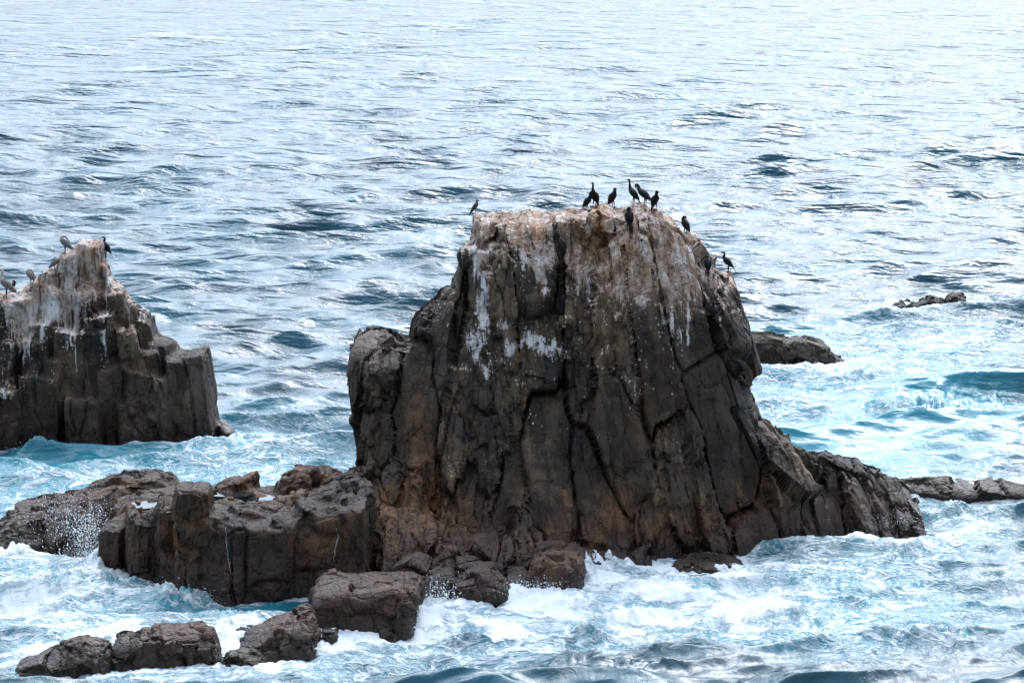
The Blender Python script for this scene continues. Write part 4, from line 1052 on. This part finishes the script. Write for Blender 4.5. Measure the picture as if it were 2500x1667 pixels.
def gull(loc, rz, scale, label):
    def up(L):                                  # stand at about forty degrees
        c_, s_ = math.cos(.38), math.sin(.38)
        return [(x * c_ - (z - .17) * s_, y, .17 + x * s_ + (z - .17) * c_ + .01, a, b) for x, y, z, a, b in L]
    r = bpy.data.objects.new('gull', None); COL.objects.link(r); r.empty_display_size = .1
    r.location = loc; r.rotation_euler = (0, 0, math.radians(rz)); r.scale = (scale,) * 3
    body = [(-.17, 0, .085, .012, .010), (-.11, 0, .125, .036, .032), (-.03, 0, .175, .056, .054), (.035, 0, .215, .052, .052), (.070, 0, .255, .034, .034), (.082, 0, .290, .028, .031), (.100, 0, .305, .024, .026), (.120, 0, .300, .012, .013)]
    part_mesh('body', [sweep(up(body), 4, 14, ([0, .75, .85, 1], [0, 0, .8, .9]))], M_GULL, r)
    part_mesh('bill', [sweep(up([(.112, 0, .300, .009, .010), (.138, 0, .284, .006, .008), (.156, 0, .268, .003, .005)]), 2, 8)], M_BILL, r)
    for s_ in (-1, 1):
        part_mesh('wing', [sweep(up([(.05, s_ * .038, .225, .014, .026), (-.02, s_ * .052, .185, .018, .040), (-.10, s_ * .042, .130, .014, .030), (-.19, s_ * .018, .070, .007, .012), (-.235, s_ * .006, .035, .003, .005)]), 4, 10)], M_GULLW, r)
        part_mesh('leg', [sweep([(-.01, s_ * .022, .14, .012, .012), (.0, s_ * .024, .08, .005, .005), (.0, s_ * .024, -.03, .005, .005)], 2, 8),
                          sweep([(-.01, s_ * .024, .004, .006, .004), (.02, s_ * .028, .004, .016, .004), (.045, s_ * .03, .002, .02, .003)], 2, 8)], M_GULLL, r)
    part_mesh('tail', [sweep(up([(-.13, 0, .10, .028, .010), (-.19, 0, .06, .032, .006), (-.215, 0, .04, .028, .004)]), 2, 8)], M_GULLW, r)
    return tag(r, label, 'gull')

def settle(loc, back=0.0):
    """drop straight onto the rock from just above"""
    q = Vector((loc.x, loc.y + back, loc.z + 0.5))
    l2, n2_, i, d = BVH.ray_cast(q, Vector((0, 0, -1)))
    return l2 if l2 is not None and abs(l2.z - loc.z) < .6 else Vector((loc.x, loc.y + back, loc.z))
gull(settle(skyline(1161, 521, 30, 3)), 8, 1.15, 'small brown gull standing alone on the left corner of the tall rock')
BIRDS = [  # px, py of the feet, heading, pose, scale, pitch, place, label, extra
    (1434, 515, -40, 'look', .80, .12, 's', 'cormorant standing close behind the tallest-necked bird, its tail to the left', dict(headturn=.9)),
    (1451, 515, -125, 'tall', .92, .05, 's', 'long-necked cormorant with pale tan throat, right bird of the close pair', dict(throat=True)),
    (1498, 515, -35, 'hunch', .92, -.06, 's', 'cormorant standing alone mid crest, bill pointing down to the right', {}),
    (1546, 507, 155, 'tall', .90, .12, 's', 'upright cormorant with bill to the left, behind the preening one', {}),
    (1574, 522, 150, 'preen', 1.0, .30, 's', 'large cormorant leaning forward to preen, tail toward the right', {}),
    (1600, 512, -60, 'preen', .85, .0, 's', 'cormorant half hidden behind the crest with its head bowed', dict(legs=True)),
    (1535, 560, 100, 'tuck', .98, -.05, 'f', 'cormorant hanging on the stained face below the crest birds, preening its back', {}),
    (1672, 572, 140, 'tuck', .86, .05, 's', 'hunched cormorant alone on the right slope of the stained top', {}),
    (1727, 672, 95, 'hunch', .80, .0, 'f', 'thin dark cormorant in the cleft above the right shoulder', {}),
    (1777, 690, 165, 'curve', .88, .18, 's', 'cormorant with curved neck, lowest bird on the right shoulder', {}),
    (1374, 757, 80, 'tuck', 1.0, -.05, 'f', 'cormorant on the bare mid face, below the white streaks', {}),
    (1388, 846, 100, 'hunch', .85, .0, 'f', 'dark cormorant crouched on the narrow white edged ledge mid face', {}),
    (1744, 787, 100, 'tuck', .80, .2, 'f', 'slate backed cormorant tucked among rocks on the right flank', dict(legs=True)),
    (258, 636, 180, 'curve', .98, .0, 's', 'cormorant with raised head, right of the left stack pinnacle', {}),
    (34, 711, -20, 'tuck', .62, .0, 's', 'small black hunched cormorant between two pelicans', {}),
    (216, 797, 170, 'look', .82, -.08, 'f', 'cormorant on a ledge halfway down the left stack, bill left', {}),
]
for (px, py, rz, pose, sc, pit, place, lab, ex) in BIRDS:
    if place == 's':
        loc = settle(skyline(px, py, 40, 3))
    else:
        loc = perch(px, py)
        lo2 = settle(loc, .05)
        loc = (lo2 if abs(lo2.z - loc.z) < .25 else loc) + Vector((0, -.10, 0))
        for k in range(6):                       # lean out until the body clears the rock
            bad = 0
            for dz in (.12, .3, .5):
                c_ = loc + Vector((0, -.03, dz * sc)); d_ = c_ - EYE
                bad += BVH.ray_cast(EYE, d_.normalized(), d_.length)[0] is not None
            if not bad: break
            loc = loc + Vector((0, -.09, 0))
    cormorant(loc, rz, pose, sc * 1.12, pit, label=lab, **ex)
pelican(settle(skyline(159, 613, 35, 4)), 175, 'preen', .80, 'yellow headed pelican preening on top of the pale pinnacle column')
pelican(settle(skyline(16, 716, 40, 5)), 178, 'up', .98, 'large pelican with long drooping bill, cut by the left edge')
pelican(settle(skyline(75, 699, 30, 4)), 165, 'preen', .74, 'hunched brown pelican with head laid back, left of the pinnacle')
pelican(settle(skyline(131, 662, 30, 6), .3), 10, 'preen', .62, 'brown pelican half hidden behind the small left column, head turned back')

# ================================================================== spray, trickles
def droplets(name, specs, seed):
    r_ = np.random.default_rng(seed)
    base = np.array([(1, 0, 0), (-1, 0, 0), (0, 1, 0), (0, -1, 0), (0, 0, 1), (0, 0, -1)], float)
    bf = np.array([(0, 2, 4), (2, 1, 4), (1, 3, 4), (3, 0, 4), (2, 0, 5), (1, 2, 5), (3, 1, 5), (0, 3, 5)])
    Vs, Fs = [], []; o = 0
    for (px, py, Y, sx, sz, n, r0, r1) in specs:
        c = P(px, py, Y)
        for k in range(int(n * 2.6)):
            fine_ = k > n; r0_, r1_ = (r0, r1) if not fine_ else (.0035, .0075)
            p = np.array([c.x + r_.normal(0, sx), c.y + r_.normal(0, .35), c.z + r_.normal(0, sz)])
            rad = r0_ * (r1_ / r0_) ** (r_.uniform() ** 2.6)
            Vs.append(base * rad * np.array([1, 1, r_.uniform(.8, 1.5)]) + p); Fs.append(bf + o); o += 6
    me = bpy.data.meshes.new(name); me.from_pydata(np.concatenate(Vs).tolist(), [], np.concatenate(Fs).tolist()); me.update()
    me.polygons.foreach_set('use_smooth', [True] * len(me.polygons))
    me.materials.append(M_SPRAY)
    ob = bpy.data.objects.new(name, me); COL.objects.link(ob)
    return ob
M_TRICK, t, bs = new_mat('running_water'); bs.inputs['Base Color'].default_value = (.42, .43, .44, 1); bs.inputs['Roughness'].default_value = .15
M_SPRAY, t, bs = new_mat('white_spray'); bs.inputs['Base Color'].default_value = (.92, .95, .97, 1); bs.inputs['Roughness'].default_value = .35
tag(droplets('sea_spray', [(205, 1275, 99.3, .55, .42, 520, .007, .024), (165, 1240, 99.3, .55, .35, 260, .007, .022), (215, 1330, 99.0, .25, .35, 420, .007, .024), (120, 1290, 99.3, .5, .4, 180, .007, .02), (240, 1290, 99.0, .2, .45, 200, .006, .02),
                           (230, 1368, 98.2, .35, .16, 700, .008, .034), (130, 1372, 98.4, .7, .10, 400, .007, .028), (205, 1290, 99.2, .3, .3, 200, .014, .034), (400, 1165, 104, 1.2, .12, 120, .007, .02), (140, 1170, 103.5, .5, .2, 60, .006, .018)], 5),
    'white droplets thrown up in front of the sloping ramp rock', 'spray', kind='stuff')
tag(droplets('sea_spray', [(1075, 1440, 92.6, .28, .22, 260, .006, .022), (1060, 1462, 92.4, .35, .12, 320, .008, .03), (985, 1490, 91.3, .22, .18, 240, .007, .026), (970, 1520, 91.0, .25, .12, 240, .007, .026), (855, 1530, 90.6, .4, .12, 160, .006, .02),
                           (1290, 1432, 93.2, .5, .12, 300, .007, .022), (470, 1455, 94.0, .5, .12, 300, .007, .026), (430, 1435, 94.6, .4, .1, 220, .007, .022), (1400, 1385, 96.5, .5, .1, 160, .006, .02),
                           (75, 1100, 116.5, .3, .12, 160, .008, .025), (2215, 1265, 103, .4, .12, 140, .006, .02), (1900, 896, 135, .8, .08, 80, .008, .02)], 6),
    'white flecks of spray where waves break along the rock feet', 'spray', kind='stuff')
def trickle(label, pts, width, seed):
    r_ = random.Random(seed); sp_ = []
    for i in range(len(pts) - 1):
        for k in range(8):
            t_ = k / 8; px = pts[i][0] * (1 - t_) + pts[i + 1][0] * t_ + r_.uniform(-.8, .8); py = pts[i][1] * (1 - t_) + pts[i + 1][1] * t_
            loc, nor = hit(px, py)
            if loc is None or (sp_ and abs(loc.y - sp_[-1][1]) > .5): continue
            sp_.append((loc.x, loc.y - .02, loc.z, width * r_.uniform(.5, 1.2), width * .5))
    if len(sp_) < 6: return
    V_, F_ = [], []
    for st in range(4):                          # broken strands that part and rejoin
        i0 = r_.randint(0, len(sp_) // 3); i1 = r_.randint(len(sp_) * 2 // 3, len(sp_)); ox = r_.uniform(-1.6, 1.6) * width
        seg = [(x + ox * math.sin(j * .7 + st), y, z, a * r_.uniform(.15, .6), b * .5) for j, (x, y, z, a, b) in enumerate(sp_)][i0:i1]
        v_, f_, _ = sweep(seg, 2, 5); o_ = len(V_); V_ += v_; F_ += [tuple(i + o_ for i in q) for q in f_]
    me = bpy.data.meshes.new('water_trickle'); me.from_pydata([tuple(q) for q in V_], [], F_); me.update()
    me.polygons.foreach_set('use_smooth', [True] * len(F_)); me.materials.append(M_TRICK)
    o = bpy.data.objects.new('water_trickle', me); COL.objects.link(o); tag(o, label, 'trickle')
trickle('thin white trickle running down the middle of the low shelf', [(551, 1262), (552, 1320), (562, 1390), (571, 1455)], .010, 1)
trickle('white trickle pouring down the shelf beside the big square block', [(822, 1288), (826, 1310), (817, 1345), (815, 1375)], .020, 2)

# ================================================================== rain and sea water standing on the shelf
M_POOL, t, bs = new_mat('pool_water'); bs.inputs['Base Color'].default_value = (.03, .035, .035, 1); bs.inputs['Roughness'].default_value = .04; bs.inputs['IOR'].default_value = 1.33
def pool(px, py, rx, ry, seed, label):
    loc, nor = hit(px, py)
    if loc is None or loc.z < .4: return
    r_ = random.Random(seed); n = 28
    zs = []
    for k in range(12):
        q = Vector((loc.x + rx * .6 * math.cos(k), loc.y + ry * .6 * math.sin(k), loc.z + 1))
        l2 = BVH.ray_cast(q, Vector((0, 0, -1)))[0]
        if l2 is not None: zs.append(l2.z)
    zl = sorted(zs)[len(zs) * 2 // 3] if zs else loc.z
    V_ = [(rx * (1 + .25 * math.sin(3 * a + seed) + .12 * math.sin(7 * a)) * math.cos(a), ry * (1 + .2 * math.sin(2 * a + seed)) * math.sin(a), 0) for a in [2 * math.pi * k / n for k in range(n)]]
    V_ += [(x * .97, y * .97, -.25) for x, y, z in V_]
    F_ = [tuple(range(n)), tuple(reversed(range(n, 2 * n)))] + [(k, n + k, n + (k + 1) % n, (k + 1) % n) for k in range(n)]
    me = bpy.data.meshes.new('tide_pool'); me.from_pydata(V_, [], F_); me.update(); me.materials.append(M_POOL)
    o = bpy.data.objects.new('tide_pool', me); COL.objects.link(o); o.location = (loc.x, loc.y, zl + .01)
    tag(o, label, 'tide pool', 'tide pools on the low shelf')
pool(358, 1236, .45, .7, 1, 'bright tide pool left of the upright block on the shelf')
pool(565, 1205, .5, .6, 2, 'tide pool on the shelf just right of the upright block')
pool(640, 1216, .45, .5, 3, 'tide pool toward the right part of the shelf top')
